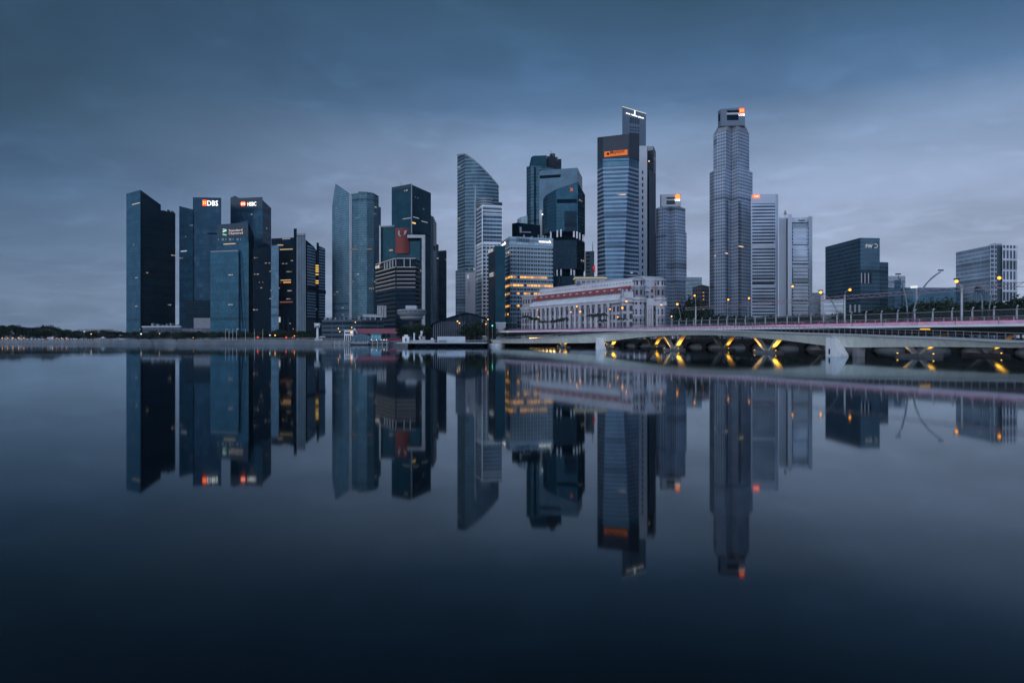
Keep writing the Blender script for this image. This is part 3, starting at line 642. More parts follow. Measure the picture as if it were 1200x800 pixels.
rooftop(t, 612, 647, 277, 520, zp1-1, 8, 9, 'grey', 4.2)
block(t, 'podium', [(579, 500), (606, 492)], Z(371.5, 500), 2, facade('podium glass', (.16, .22, .26), (.07, .13, .16), 5, 3, (.12, .95), (.06, .95), lit=.0, seed=42, metal=.3), back=10)
# dark box behind
t = tower('dark_box_building', 'windowless black box rising behind the pale banded office building', 'building', [(600, 640), (607, 632), (633, 636)], [Z(262, 640), Z(260.8, 632), Z(264, 636)], [M['black']], back=24)
A, B = W(607, 632), W(633, 636)
pb = MB(); panel(pb, A, B, 609, 611, 266, 273, -.1, .5); pb.build('vent_stack', M['pale'], t)
pb = MB(); panel(pb, A, B, 610.5, 622, 271.5, 273, -.1, 1.2); pb.build('pipe_rack', M['grey'], t)
t = tower('glass_building', 'small pale glass building with arched roof peeping over the black box', 'building', [(606, 780), (610, 776), (618, 775)], [Z(257, 780), Z(254.5, 776), Z(252.5, 775)], [facade('pale grid glass', (.30, .36, .40), (.10, .16, .20), 4, 4, (.15, .9), (.1, .9), lit=0, seed=43)], back=20)
# tall glass tower with trapezoid head
T12 = facade('striped teal front', (0.08, 0.135, 0.175), (0.02, 0.06, 0.09), 4.6, 2, (.2, .95), (.04, .96), lit=.003, ls=.9, seed=44, glass_rough=.12, metal=.4)
t = tower('glass_tower', 'tall teal tower with tapered head and rooftop crane works beside it', 'tower', [(617, 960), (622, 948), (634, 945), (650, 950)], [Z(195.5, 960), Z(194.5, 948), Z(194.5, 945), Z(197.5, 950)], [T12], back=40)
hd = MB(); lo = plan([(619.5, 958), (624, 948.5), (640.6, 946)], 30); hi = plan([(622.4, 960), (625, 952), (640.8, 950)], 22)
zb, zh = Z(194.5, 946), Z(182.2, 950)
for i in range(len(lo)):
    j = (i+1) % len(lo); hd.face([(*lo[i], zb), (*lo[j], zb), (*hi[j], zh), (*hi[i], zh)], [(i*10, zb), (i*10+10, zb), (i*10+10, zh), (i*10, zh)])
hd.face([(*p, zh) for p in hi]); hd.build('tapered_head', [TEAL], t)
pb = MB(); pb.box(X(626, 943), X(627.2, 943), 943.2, 947, 2, Z(196, 945)); pb.build('shaft_line', M['black'], t)
rw = random.Random(4)
for k, (a, b_, y0) in enumerate([(641.2, 645, 183.5), (644.5, 650.5, 180.2), (650.2, 653.5, 184), (654, 658, 186)]):
    mb = MB().box(X(a, 962), X(b_, 962), 960+k*1.3, 980, Z(199, 950), Z(y0, 962)); mb.build('roof_structure', mat('construction netting', (.03, .035, .05), .9, spec=.03, var=.5, scale=.3), t)
MB().tube([(X(648.6, 958), 958, Z(183, 958)), (X(646.8, 958), 958, Z(178.6, 958)), (X(644, 958), 958, Z(176.5, 958))], [.6, .5, .3]).build('crane_jib', M['pole'], t)
# pale blank fronted tower
t = tower('glass_tower', 'broad pale blue fronted tower with one dark horizontal slot near its roof', 'tower', [(632, 812), (676.6, 800), (682.4, 830)], [Z(199.8, 812), Z(196.6, 800), Z(208, 830)], [facade('pale sheet glass', (.075, .13, .18), (.088, .15, .205), 14, 8, (.01, .995), (.005, .995), lit=.0, seed=45, glass_rough=.25, metal=.12, blind=.1), T12], [0, 1], back=40)
A, B = W(632, 812), W(676.6, 800)
pb = MB(); panel(pb, A, B, 632.4, 657, 205.2, 208.6, -.2, .25); pb.build('slot', M['black'], t)
rg = random.Random(7)
for k in range(14):
    q = 633+k*3.1; bb = MB().ball((X(q, 812), 812, Z(199, 806)+.4), rg.uniform(.8, 2.0), 0, .8); bb.build('roof_shrub', M['leaf'], t)
block(t, 'pale_edge', [(632.2, 798), (635.2, 797)], Z(246, 798), 2, M['pale'], back=10)  # strip of pale cladding at the west edge
MB().ball((X(635.6, 795), 795, Z(251.3, 795)), .9).build('beacon', M['whitelamp'], t)
MB().ball((X(641, 780), 780, Z(251.6, 780)), .6).build('beacon', M['redlamp'], t)
# garden tower
T14 = facade('garden tower glass', (0.035, 0.085, 0.115), (0.018, 0.055, 0.08), 3.6, 1.7, (.08, .97), (.05, .96), lit=.004, ls=.9, seed=46, glass_rough=.1, metal=.45, blind=.25)
T14D = facade('garden tower dark glass', (0.012, 0.028, 0.04), (0.008, 0.022, 0.034), 3.6, 1.7, (.08, .97), (.05, .96), lit=.006, ls=.8, seed=47, glass_rough=.1, metal=.3, blind=.2)
t = thing('glass_tower', 'faceted dark teal tower with peaked roof, orange emblem and open sky garden storeys', 'tower', (X(661, 700), 700, 2))
cg = [(636.5, 722), (641, 712), (652, 700), (677, 698), (685.6, 716)]
zg0, zg1, zh0, zh1 = Z(323.5, 700), Z(315, 700), Z(281, 700), Z(271, 700)
ztop = [Z(233, 722), Z(228, 712), Z(221.8, 700), Z(213.3, 698), Z(228.5, 716)]
back_ = lambda c: plan(c, 24)
MB().prism(back_(cg), zh1, ztop+[ztop[-1], ztop[0]], [0], 1).build('upper_walls', [T14, M['mid']], t)
MB().prism(back_([(648, 702), (676, 700), (685.4, 717)]), zg1, zh0, [0, 0], 1).build('middle_walls', [T14D, T14D, M['mid']], t)
MB().prism(back_([(640.8, 714), (649, 706)]), zg1-8, zh0+6, [0, 0], 1).build('west_bay', [T14D, M['mid']], t)
MB().prism(back_([(648.6, 703), (674, 701), (684, 718)]), 2, zg0, [0], 1).build('lower_walls', [T14D, M['mid']], t)
MB().prism(back_([(650, 712), (676, 710), (684, 722)]), zg0+.02, zg1-.02, [0], 0).build('garden_core', M['black'], t)
MB().prism(back_([(646, 712), (676, 710), (684, 722)]), zh0+.02, zh1-.02, [0], 0).build('garden_core', M['black'], t)
for q, y0, y1, dd in [(644.6, 271.5, 280.5, 708), (652.2, 270, 278, 701), (656.4, 269, 277.5, 700.5), (671.6, 270.5, 278, 699.5), (675.2, 271.5, 279.5, 699.5), (678.4, 273, 281, 704), (682.2, 275, 282.6, 712), (652, 316, 323.2, 703.5), (656.5, 315.5, 323, 703), (668.4, 315.5, 322.5, 702), (672, 316.5, 323, 702)]:
    MB().box(X(q, dd), X(q+1.7, dd), dd-1.2, dd+.5, Z(y1, dd), Z(y0, dd)).build('garden_column', M['white'], t)
A, B = W(652, 700), W(677, 698)
pb = MB(); panel(pb, A, B, 652.6, 675.8, 233.4, 238, -.2, .3); pb.build('slot', M['black'], t)
pb = MB(); panel(pb, A, B, 661.4, 676, 247.2, 271, -.2, .3); pb.build('dark_bay', T14D, t)
em = MB(); ua, da = uof(A, B, 669.6); dx, dy = B[0]-A[0], B[1]-A[1]; L = math.hypot(dx, dy); dx /= L; dy /= L
for s_ in (-1, 1):
    em.tube([(A[0]+dx*(ua+a), A[1]+dy*(ua+a)-.6, Z(222.3, da)+s_*b_) for a, b_ in ((-1.6, 1.7), (-.6, 1.0), (1.3, -1.5))] , .42, 6)
em.build('emblem', mat('orange emblem', (.7, .15, .05), .5, emit=(1, .2, .05), es=.45), t)
# small with mast
t = tower('small_office_tower', 'small slate tower with a needle mast left of the banded sign tower', 'tower', [(685.8, 800), (696.4, 796)], Z(294.6, 800), facade('slate front', (.13, .17, .20), (.02, .035, .05), 4.4, 9, (.45, .85), (.12, .6), lit=0, seed=48), back=20)
MB().tube([(X(694.6, 802), 802, Z(294.6, 800)), (X(694.6, 802), 802, Z(283, 802))], [.5, .2]).build('mast', M['pole'], t)

# faceted banded tower with the orange sign board
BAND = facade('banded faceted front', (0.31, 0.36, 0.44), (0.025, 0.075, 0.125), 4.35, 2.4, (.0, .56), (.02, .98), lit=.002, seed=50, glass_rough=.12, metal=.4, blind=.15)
BAND2 = facade('banded faceted shaded side', (0.24, 0.28, 0.35), (0.014, 0.05, 0.09), 4.35, 2.4, (.0, .56), (.02, .98), lit=.002, seed=51, glass_rough=.12, metal=.4, blind=.15)  # front copied darker for the side facets, shade put into the colour
t = thing('banded_tower', 'banded tower with faceted front and an orange sign board under its dark crown', 'tower', (X(724, 700), 700, 2))
zt_ = [(700, 706), (706.5, 694), (737, 690), (748.5, 702)]
zb_ = [(700, 706), (711.5, 690.5), (727, 690), (748.5, 702)]
zc0, zc1 = Z(197, 700), 2
fb = MB(); hi = plan(zt_, 30); lo = plan(zb_, 30); u = 0
for i in range(len(hi)):
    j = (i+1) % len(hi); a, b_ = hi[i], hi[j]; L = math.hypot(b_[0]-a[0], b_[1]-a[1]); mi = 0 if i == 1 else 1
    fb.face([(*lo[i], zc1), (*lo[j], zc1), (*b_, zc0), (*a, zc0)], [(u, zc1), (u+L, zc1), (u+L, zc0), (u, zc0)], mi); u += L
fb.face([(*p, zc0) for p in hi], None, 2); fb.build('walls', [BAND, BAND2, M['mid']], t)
gb = Z(188, 700)
MB().prism(plan([(700, 706), (706.5, 693.8), (737, 689.8), (748.5, 702)], 30), zc0+.01, gb, [0], 0).build('glass_collar', facade('collar glass', (.03, .06, .09), (.05, .11, .16), 8, 3, (.05, .95), (.02, .98), lit=0, seed=52, metal=.4), t)
CR = mat('dark crown', (.04, .048, .062), .55, var=.15, scale=.08)
MB().prism(plan([(700, 705), (706.5, 693.2), (737, 689.2), (749.2, 701)], 30), gb+.01, [Z(161.5, 705), Z(160.3, 693), Z(156.8, 689), Z(156.2, 701), Z(156, 720), Z(161, 735)], [0], 0).build('crown', CR, t)
A, B = W(706.5, 693.2), W(737, 689.2)
pb = MB(); dbd = MB()
u0, d0 = uof(A, B, 708.2); u1, d1 = uof(A, B, 735.4)
pb.wallbox(A, B, u0, u1, Z(184.4, d0), Z(178.2, d0), .2, .9, 0, Z(181.6, d1), Z(175.6, d1)); sb = pb.build('sign_board', M['paneldim'], t)
dxx = (u1-u0)
tx = text_on(sb, 'Maybank', A, B, u0+6.0, Z(182.6, d0), dxx-9, 4.4, M['letterdark'], out=.95)
for v in tx.data.vertices: v.co.z += 2.2*((v.co.x+t.location.x-A[0])/(B[0]-A[0]))-.6
bd = MB(); bd.ball((A[0]+3.6+(u0-0), A[1]-1.4, Z(180.8, d0)), 1.5, 0, .9); bd.build('emblem', M['letterdark'], sb)
# One tall slab with white service column
t = thing('office_tower', 'slender grey slab tower with lit words on its brow and a pale window column', 'tower', (X(745, 850), 850, 2))
A, B = W(729.2, 850), W(757, 862)
SLAB = mat('slab panels', (.10, .135, .18), .55, var=.06, scale=.05)
block(t, 'slab', [(729.2, 850), (757, 862)], [Z(125, 850), Z(133.2, 862)], 2, SLAB, back=24)
wn_ = MB()
for (y0, y1) in ((137.5, 144.5), (148, 150), (151.6, 153.4), (155, 157)):
    for k in range(6):
        a = 738+k*2.0; pb = MB(); panel(pb, A, B, a, a+1.1, y0+.25*k, y1+.25*k, -.2, .2); pb.build('window', M['dkglass'], t)
u0, d0 = uof(A, B, 733.2); u1, d1 = uof(A, B, 754)
sg = text_on(t, 'one raffles place', A, B, u0, Z(134.0, d0), u1-u0, 2.7, M['signwhite'], out=.5, name='sign')
for v in sg.data.vertices: v.co.z -= 5.0*((v.co.x+t.location.x-A[0])/(B[0]-A[0])-.15)
sp = MB(); um, dm_ = uof(A, B, 743.6); sp.wallbox(A, B, um-.5, um+.5, Z(136.5, dm_), Z(130, dm_), .5, .9); sp.build('emblem', M['signwhite'], sg)
ed = MB(); ed.wallbox(A, B, 0, math.hypot(B[0]-A[0], B[1]-A[1]), Z(125.6, 850), Z(124.8, 850), -.5, .6, 0, Z(133.9, 862), Z(133.0, 862)); ed.build('lit_coping', mat('lit coping', (.5, .5, .48), .6, emit=(1, .95, .8), es=.35), t)
wc = block(t, 'window_column', [(748.8, 815), (758.4, 812)], [Z(171, 815), Z(171, 812)], 2, mat('pale column panels', (.40, .42, .47), .6, var=.05, scale=.05), back=22)
A, B = W(748.8, 815), W(758.4, 812)
py = 200
while py < 326:
    pb = MB(); panel(pb, A, B, 752.2, 753.9, py, py+4.2, -.2, .15); pb.build('window', M['dkglass'], wc); py += 7.4
t = tower('office_tower', 'dark grey wedge tower with a stepped glass shoulder behind the pale window column', 'tower', [(758.4, 830), (766, 826), (768.6, 838)], [Z(171.5, 830), Z(171.5, 826), Z(178, 838)], [facade('wedge front', (.045, .055, .07), (.03, .045, .065), 4, 2, (.3, .9), (.1, .9), lit=.001, seed=55, blind=.1)], back=24)
block(t, 'shoulder', [(760.5, 812), (768.6, 815)], [Z(199, 812), Z(204, 815)], 2, M['mid'], back=14)
pb = MB(); panel(pb, W(758.4, 829.6), W(766, 825.6), 759, 765.6, 171.6, 176.5, -.1, .3); pb.build('glass_head', M['grey'], t)
MB().ball((X(760.6, 824), 824, Z(189, 824)), .7).build('lamp', M['warm'], t)

# ------------------------------------------------------------------ grid towers
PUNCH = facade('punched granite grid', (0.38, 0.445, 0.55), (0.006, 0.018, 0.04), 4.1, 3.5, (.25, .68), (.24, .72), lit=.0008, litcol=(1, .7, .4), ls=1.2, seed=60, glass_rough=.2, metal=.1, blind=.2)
PUNCHD = facade('punched granite grid shaded', (0.31, 0.37, 0.46), (0.006, 0.018, 0.04), 4.1, 3.5, (.25, .68), (.24, .72), lit=.0008, ls=1.2, seed=61, glass_rough=.2, metal=.1, blind=.2)  # darker copy of the granite, facet shading put into its colour
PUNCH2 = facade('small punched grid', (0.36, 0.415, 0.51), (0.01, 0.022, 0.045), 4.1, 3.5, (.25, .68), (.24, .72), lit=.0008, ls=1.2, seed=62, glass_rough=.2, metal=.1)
def octa(pxl, pxc, pxr, D, cut=.28, bulge=16):
    """front chain of a faceted shaft turned corner-on"""
    w_ = pxr-pxl
    return [(pxl, D+bulge), (pxl+w_*.10, D+bulge*.55), (pxc-w_*.17, D+2), (pxc-w_*.02, D+bulge*.62), (pxc+w_*.15, D+1), (pxr-w_*.12, D+bulge*.5), (pxr, D+bulge*.9)]
t = thing('granite_tower', 'mid height grey granite tower with orange disc sign, stepped and gridded with windows', 'tower', (X(786, 800), 800, 2))
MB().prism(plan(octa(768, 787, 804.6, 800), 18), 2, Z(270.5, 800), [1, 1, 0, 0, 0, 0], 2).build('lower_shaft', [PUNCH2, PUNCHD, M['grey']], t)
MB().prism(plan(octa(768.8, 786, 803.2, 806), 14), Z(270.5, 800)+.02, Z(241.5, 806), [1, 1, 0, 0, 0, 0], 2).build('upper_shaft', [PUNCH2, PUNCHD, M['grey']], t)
cr = MB().prism(plan([(773.4, 815), (775, 810), (797.8, 808)], 14), Z(241.5, 806)+.02, [Z(228.6, 815), Z(228, 810), Z(227.4, 808), Z(228, 820), Z(229, 830)], [0], 0).build('crown', M['pale'], t)
A, B = W(775, 810), W(797.8, 808)
pb = MB(); panel(pb, A, B, 781, 791, 231, 233.2, -.2, .25); panel(pb, A, B, 781, 791, 235, 239.5, -.2, .25); pb.build('louvre', M['mid'], cr)
ua, da = uof(A, B, 793.9)
ds = MB(); ds.tube([(A[0]+ua, da-.3, Z(230.6, da)), (A[0]+ua, da-1.4, Z(230.6, da))], 2.8, 14); sg = ds.build('sign', M['signorange'], t)
sign(sg, 'UOB', A, B, 790.8, 797, 233.2, 235.6, M['signwhite'])
t = thing('granite_tower', 'tallest grey granite tower with stepped octagonal shaft and red emblem at its crown', 'tower', (X(857, 820), 820, 2))
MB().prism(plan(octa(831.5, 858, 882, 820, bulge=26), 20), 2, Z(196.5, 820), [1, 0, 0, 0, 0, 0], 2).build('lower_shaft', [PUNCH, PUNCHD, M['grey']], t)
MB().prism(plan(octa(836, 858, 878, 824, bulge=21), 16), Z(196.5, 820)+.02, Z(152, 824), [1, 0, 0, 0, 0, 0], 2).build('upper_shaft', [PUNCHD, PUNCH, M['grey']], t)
sh = MB(); lo = plan(octa(836, 858, 878, 824, bulge=21), 16); hi = plan(octa(841, 858, 874, 828, bulge=12), 12)
za, zb = Z(152, 824)+.02, Z(145.5, 828)
for i in range(len(lo)):
    j = (i+1) % len(lo); sh.face([(*lo[i], za), (*lo[j], za), (*hi[j], zb), (*hi[i], zb)])
sh.face([(*p, zb) for p in hi]); sh.build('sloped_shoulder', M['grey'], t)
CRN = mat('crown granite', (.13, .16, .21), .6, var=.06, scale=.1)
cr = MB().prism(plan([(841.3, 838), (844.6, 829), (873, 827)], 14), zb-2, [Z(131, 838), Z(128, 829), Z(125.6, 827), Z(126, 840), Z(130, 852)], [0], 0).build('crown', CRN, t)
A, B = W(844.6, 829), W(873, 827)
pb = MB(); panel(pb, A, B, 852, 865.4, 134.6, 141, -.3, .25); pb.build('recess', M['black'], cr)
pb = MB(); panel(pb, A, B, 852, 866, 129.4, 132.2, -.3, .25); pb.build('louvre', M['black'], cr)
pb = MB(); panel(pb, A, B, 851.4, 866.6, 132.3, 134.5, -.3, .5); pb.build('balcony', M['pale'], cr)
pb = MB(); panel(pb, W(841.3, 838), W(844.6, 829), 842.2, 844, 134, 142, -.3, .3); pb.build('recess', M['black'], cr)
ua, da = uof(A, B, 869.2)
pb = MB(); panel(pb, A, B, 866.4, 872, 127.2, 132.6, .05, .8); sg = pb.build('sign', M['signred'], t)
for k in (-1, 0, 1):
    pb = MB(); pb.wallbox(A, B, ua+k*1.6-.25, ua+k*1.6+.25, Z(131.6, da), Z(128.2, da), .8, .95); pb.build('emblem_bar', glow('orange bar', (1, .35, .1), 3.5), sg)
sign(sg, 'UOB', A, B, 865.6, 872.8, 133.4, 136.1, M['signwhite'])
for q in (843.5, 853.6, 868):
    A, B = W(836, 838), W(878, 838)
A, B = W(853.8, 822), W(862, 821)
for k, q in enumerate((838.6, 849.8, 857.2)):
    pass
# flutes: darker vertical recesses on the lower shaft
oc = octa(831.5, 858, 882, 820, bulge=26)
FLU = facade('fluted recess', (.20, .25, .32), (.03, .05, .08), 4.1, 1.4, (.2, .75), (.1, .9), lit=0, seed=63, metal=.1)
for i, q0, q1 in ((2, 851.2, 853.4), (4, 865.2, 868.2)):
    A, B = W(*oc[i]), W(*oc[i+1]); pb = MB(); panel(pb, A, B, q0, q1, 235, 372, -.2, .12); pb.build('dark_flute', FLU, t)
for i, p0, p1, y in ((4, 865.4, 871, 288.2), (2, 850, 853, 296.2), (1, 837.4, 839, 299.5)):
    A, B = W(*oc[i]), W(*oc[i+1]); pb = MB(); panel(pb, A, B, p0, p1, y, y+1.2, -.2, .2); pb.build('lit_office', glow('late lamp', (1, .75, .45), .9), t)
# ribbon tower
RIB = facade('ribbon window front', (0.43, 0.49, 0.59), (0.012, 0.03, 0.06), 3.75, 2.1, (.12, .62), (.05, .95), lit=.0, seed=64, glass_rough=.2, metal=.1, blind=.25)
t = thing('ribbon_tower', 'grey tower of ribbon windows with a red sign on its plain brow', 'tower', (X(897, 780), 780, 2))
PLN = mat('plain brow panels', (.42, .48, .58), .6, var=.05, scale=.05)
MB().prism(plan([(880, 782), (908.8, 780), (912, 782)], 26), 2, Z(227.4, 780), [0], 0).build('walls', PLN, t)
A, B = W(880, 782), W(908.8, 780)
pb = MB()
for y0, y1 in ((238.5, 283.5), (289.5, 331.5), (337, 373)): panel(pb, A, B, 881.5, 908.2, y0, y1, -.3, .25)
pb.build('window_bands', RIB, t)
for y0 in (283.6, 331.6):
    pb = MB(); panel(pb, A, B, 881.5, 907, y0, y0+1.6, -.3, .3); pb.build('service_slot', M['black'], t)
pb = MB(); panel(pb, A, B, 882.4, 889.8, 228.3, 232.2, .1, .6); sg = pb.build('sign', M['signred'], t)
sign(sg, 'OCBC', A, B, 883.4, 889, 229.4, 231.2, glow('pale red letters', (1, .45, .3), 4), out=.65)
# pale framed tower
t = thing('framed_tower', 'pale tower with thick side piers framing a finely ribbed front panel', 'tower', (X(932, 700), 700, 2))
PF = mat('pale frame panels', (.48, .54, .64), .6, var=.05, scale=.05)
PG = mat('grey pier panels', (.33, .385, .48), .6, var=.05, scale=.05)
block(t, 'side_slab', [(912.6, 730), (923, 726)], [Z(255.4, 730), Z(255.4, 726)], 2, PG, back=20)
block(t, 'shadow_gap', [(921.6, 722), (924, 721)], Z(256, 722), 2, M['black'], back=10)
block(t, 'pier', [(923, 706), (928, 702)], Z(251.6, 706), 2, PF, back=20)
block(t, 'pier', [(947.6, 704), (952, 708)], Z(253, 704), 2, PF, back=20)
A, B = W(927, 705), W(949, 705.5)
ip = block(t, 'front_panel', [(927.6, 706), (948.4, 706.4)], Z(255, 706), 2, facade('fine ribbed front', (.46, .52, .61), (.24, .29, .37), 3.7, 40, (.72, .98), (0, 1), lit=0, seed=66), back=16)
A, B = W(927.6, 706), W(948.4, 706.4)
sign(t, 'Singtel', A, B, 935.4, 942.8, 257, 259.8, M['mid'])
pb = MB(); panel(pb, A, B, 928.2, 947.4, 260.8, 262.2, -.2, .3); pb.build('service_slot', M['black'], t)
for y in (286.4, 308.6, 331, 352):
    pb = MB(); panel(pb, A, B, 928.4, 947.6, y, y+1.0, -.2, .2); pb.build('service_slot', M['mid'], t)
py = 267
while py < 374:
    if min(abs(py-y) for y in (286.4, 308.6, 331, 352)) > 3:
        for q in (928.2, 946.9):
            pb = MB(); panel(pb, A, B, q, q+.9, py, py+2.4, -.2, .22); pb.build('end_window', M['black'], t)
    py += 4.0
an = MB(); ax, ay = X(920.2, 732), 732; z0 = Z(255.4, 730)
an.tube([(ax, ay, z0), (ax, ay, Z(246, 732))], .25)
for k, (zz_, rr_) in enumerate(((Z(251.3, 732), 1.9), (Z(249.6, 732), 1.4), (Z(248, 732), .9))):
    an.lathe(ax, ay, [(.05, zz_), (rr_, zz_), (rr_*.75, zz_+.9), (.05, zz_+1.1)], 10)
an.build('antenna', M['pole'], t)
# small ones between
t = tower('office_block', 'small teal grey block right of the mid height granite tower', 'building', [(803.5, 760), (822.5, 756)], Z(325, 760), facade('teal grey front', (.17, .22, .25), (.08, .12, .15), 4, 3, (.3, .9), (.1, .9), lit=0, seed=67), back=20)
t = tower('office_block', 'dark brown grey block with a strip of amber lit stairs', 'building', [(811.5, 640), (823, 634), (831.2, 640)], [Z(336.5, 640), Z(333.6, 634), Z(335.5, 640)], [facade('dark brown front', (.07, .07, .085), (.025, .03, .04), 3.6, 2.6, (.3, .8), (.2, .8), lit=.0, seed=68)], back=24)
A, B = W(823, 634), W(831.2, 640)
for k in range(6):
    pb = MB(); panel(pb, A, B, 823.6, 825, 342+k*4, 343.4+k*4, -.1, .25); pb.build('lit_window', glow('amber window', (1, .5, .25), .5), t)
t = tower('office_block', 'low slate block with a pale edge beside the pale framed tower', 'building', [(950.5, 640), (965, 636)], Z(343, 640), facade('slate low front', (.16, .19, .225), (.05, .07, .09), 4, 3, (.3, .9), (.1, .9), lit=0, seed=69), back=20)
block(t, 'edge_column', [(961.6, 628), (966, 627)], Z(346.5, 628), 2, M['pale'], back=10)
t = tower('office_block', 'low white banded block in front of the dark cut out block', 'building', [(965.5, 520), (991, 512)], Z(351, 520), facade('white banded front', (.40, .43, .48), (.22, .26, .32), 3.4, 30, (.7, .95), (0, 1), lit=0, seed=70), back=20)
# dark glass block with cut out
FW = facade('dark slate glass', (0.07, 0.115, 0.155), (0.035, 0.075, 0.11), 3.6, 2.2, (.2, .96), (.04, .96), lit=.0008, ls=.6, seed=71, glass_rough=.15, metal=.35, blind=.25)
FW2 = facade('dark slate glass front', (0.08, 0.13, 0.17), (0.05, 0.095, 0.13), 3.6, 2.2, (.2, .96), (.04, .96), lit=.0008, ls=.6, seed=72, glass_rough=.15, metal=.35, blind=.2)  # same glass made lighter, the brighter face put into the tint
t = thing('glass_block', 'dark slate glass block with three white letters, a stepped corner and a square opening', 'building', (X(1005, 600), 600, 2))
chf = flat((278.6, 600), [(967.2, 289.4), (1008.4, 278.6)])+[(1031, 602)]
MB().prism(plan(chf, 12), 2, Z(278.6, 600), [0, 1, 1], 2).build('walls', [FW, FW2, M['mid']], t)
block(t, 'east_step', [(1030.8, 603), (1041, 606)], Z(307, 603), 2, FW2, back=14)
A, B = W(1008.4, 600), W(1031, 602)
sign(t, 'FW', A, B, 1014.2, 1022.0, 286.4, 290.6, M['signdim'], out=.4)
dm = MB(); ua, da = uof(A, B, 1023.2); zc_ = Z(288.5, da); ar = [(ua+1.6-math.cos(math.pi*k/10-math.pi/2)*0+ (0), 0) for k in range(2)]
pth = [(A[0]+ua+.2, A[1]-.6, zc_+1.6), (A[0]+ua+1.8, A[1]-.5, zc_+1.6), (A[0]+ua+2.7, A[1]-.45, zc_+.9), (A[0]+ua+2.9, A[1]-.4, zc_), (A[0]+ua+2.7, A[1]-.45, zc_-.9), (A[0]+ua+1.8, A[1]-.5, zc_-1.6), (A[0]+ua+.2, A[1]-.6, zc_-1.6)]
dm.tube(pth, .3, 6); dm.build('lettering', M['signdim'], t)
pb = MB(); panel(pb, A, B, 1008.8, 1021.4, 319.6, 332, -.3, .12); op = pb.build('square_opening', M['dkglass'], t)
for q in (1008.9, 1012.9, 1017): pb = MB(); panel(pb, A, B, q, q+1., 320, 332, .12, .5); pb.build('opening_post', M['pale'], op)
for q in (996.5, 1002, 1007): pb = MB(); panel(pb, W(*chf[0]), W(*chf[1]), q, q+1.2, 357, 366, .1, 1.0); pb.build('base_column', M['pale'], t)
# low glass range
t = tower('office_block', 'pale gridded block just visible behind the slate glass block', 'building', [(1041, 880), (1061, 876)], Z(323.5, 880), facade('pale grid', (.34, .37, .42), (.14, .18, .22), 4.4, 4.4, (.3, .9), (.3, .9), lit=0, seed=73), back=20)
t = tower('glass_range', 'long low teal glass range behind the trees with a small lit sign', 'building', [(1041, 560), (1120, 520), (1126, 524)], [Z(334, 560)-2, Z(334, 520)-2, Z(335, 524)-2], [facade('long teal front', (.09, .15, .19), (.06, .12, .16), 4, 2.4, (.12, .96), (.05, .96), lit=.0006, ls=.8, seed=74, metal=.4, blind=.25)], back=24)
block(t, 'stair_tower', [(1048, 553), (1056, 549)], Z(328.2, 553), 2, FW, back=12)
A, B = W(1041, 560), W(1120, 520)
pb = MB(); panel(pb, A, B, 1067.4, 1075.4, 334.8, 337.6, .1, .6); pb.build('sign', glow('pale lit board', (.9, .95, 1), .9), t)
sign(t, 'ANZ', A, B, 1097.5, 1102, 335.2, 337, M['signdim'])
pb = MB(); panel(pb, A, B, 1074, 1075.6, 338, 360, .1, 1.2); pb.build('white_post', M['pale'], t)
# last white tower
t = thing('hotel_slab', 'pale grid slab with a dark vertical slot, farthest east beyond the road fence', 'building', (X(1155, 520), 520, 2))
WL = facade('ribbed pale front', (0.45, 0.53, 0.62), (0.24, 0.32, 0.41), 3.4, 1.6, (.25, .9), (.18, .95), lit=.0006, ls=.6, seed=75, metal=.25, blind=.4, band=.15)
WG = facade('grid end front', (0.66, 0.68, 0.74), (0.1, 0.12, 0.17), 8.0, 3.2, (.12, .92), (.22, .85), lit=.002, ls=.6, seed=76, blind=.3)
chw = flat((287, 520), [(1120.2, 295.6), (1160.4, 287.4)])
block(t, 'north_wing', chw, Z(287, 520), 2, WL, back=14)
block(t, 'corner_bay', [(1160.5, 519), (1168, 520)], Z(286.4, 520), 2, facade('corner bay', (.40, .43, .48), (.07, .10, .13), 3.4, 3.6, (.25, .95), (.12, .88), lit=0, seed=77), back=14)
block(t, 'slot', [(1168.1, 524), (1174.6, 525)], Z(286.8, 524), 2, mat('slate slot glass', (.09, .14, .185), .4), back=10)
A, B = W(1174.6, 521), W(1192, 524)
block(t, 'east_wing', [(1174.6, 521), (1192, 524)], Z(287.2, 521), 2, WG, back=14)
MB().box(X(1167, 527), X(1174.5, 527), 527, 534, Z(286.8, 524)+.02, Z(285, 527)).build('roof_plant', M['pale'], t)
t = thing('gabled_hall', 'small dark glass hall with stepped gable rising from the trees', 'building', (X(1149, 470), 470, 2))
for k, (a, b_, y) in enumerate([(1135.5, 1139.5, 347), (1139.6, 1144, 342), (1144.1, 1154, 338), (1154.1, 1158.4, 342), (1158.5, 1162, 347)]):
    block(t, 'bay', [(a, 470), (b_, 470)], Z(y, 470), 2, facade('hall bay', (.10, .14, .17), (.04, .07, .09), 20, 1.6, (0, 1), (.25, .95), lit=0, seed=78), back=12, shrink=.0)
MB().box(X(1147, 474), X(1151, 474), 474, 478, Z(338, 470)+.02, Z(335.6, 474)).build('cap', M['mid'], t)

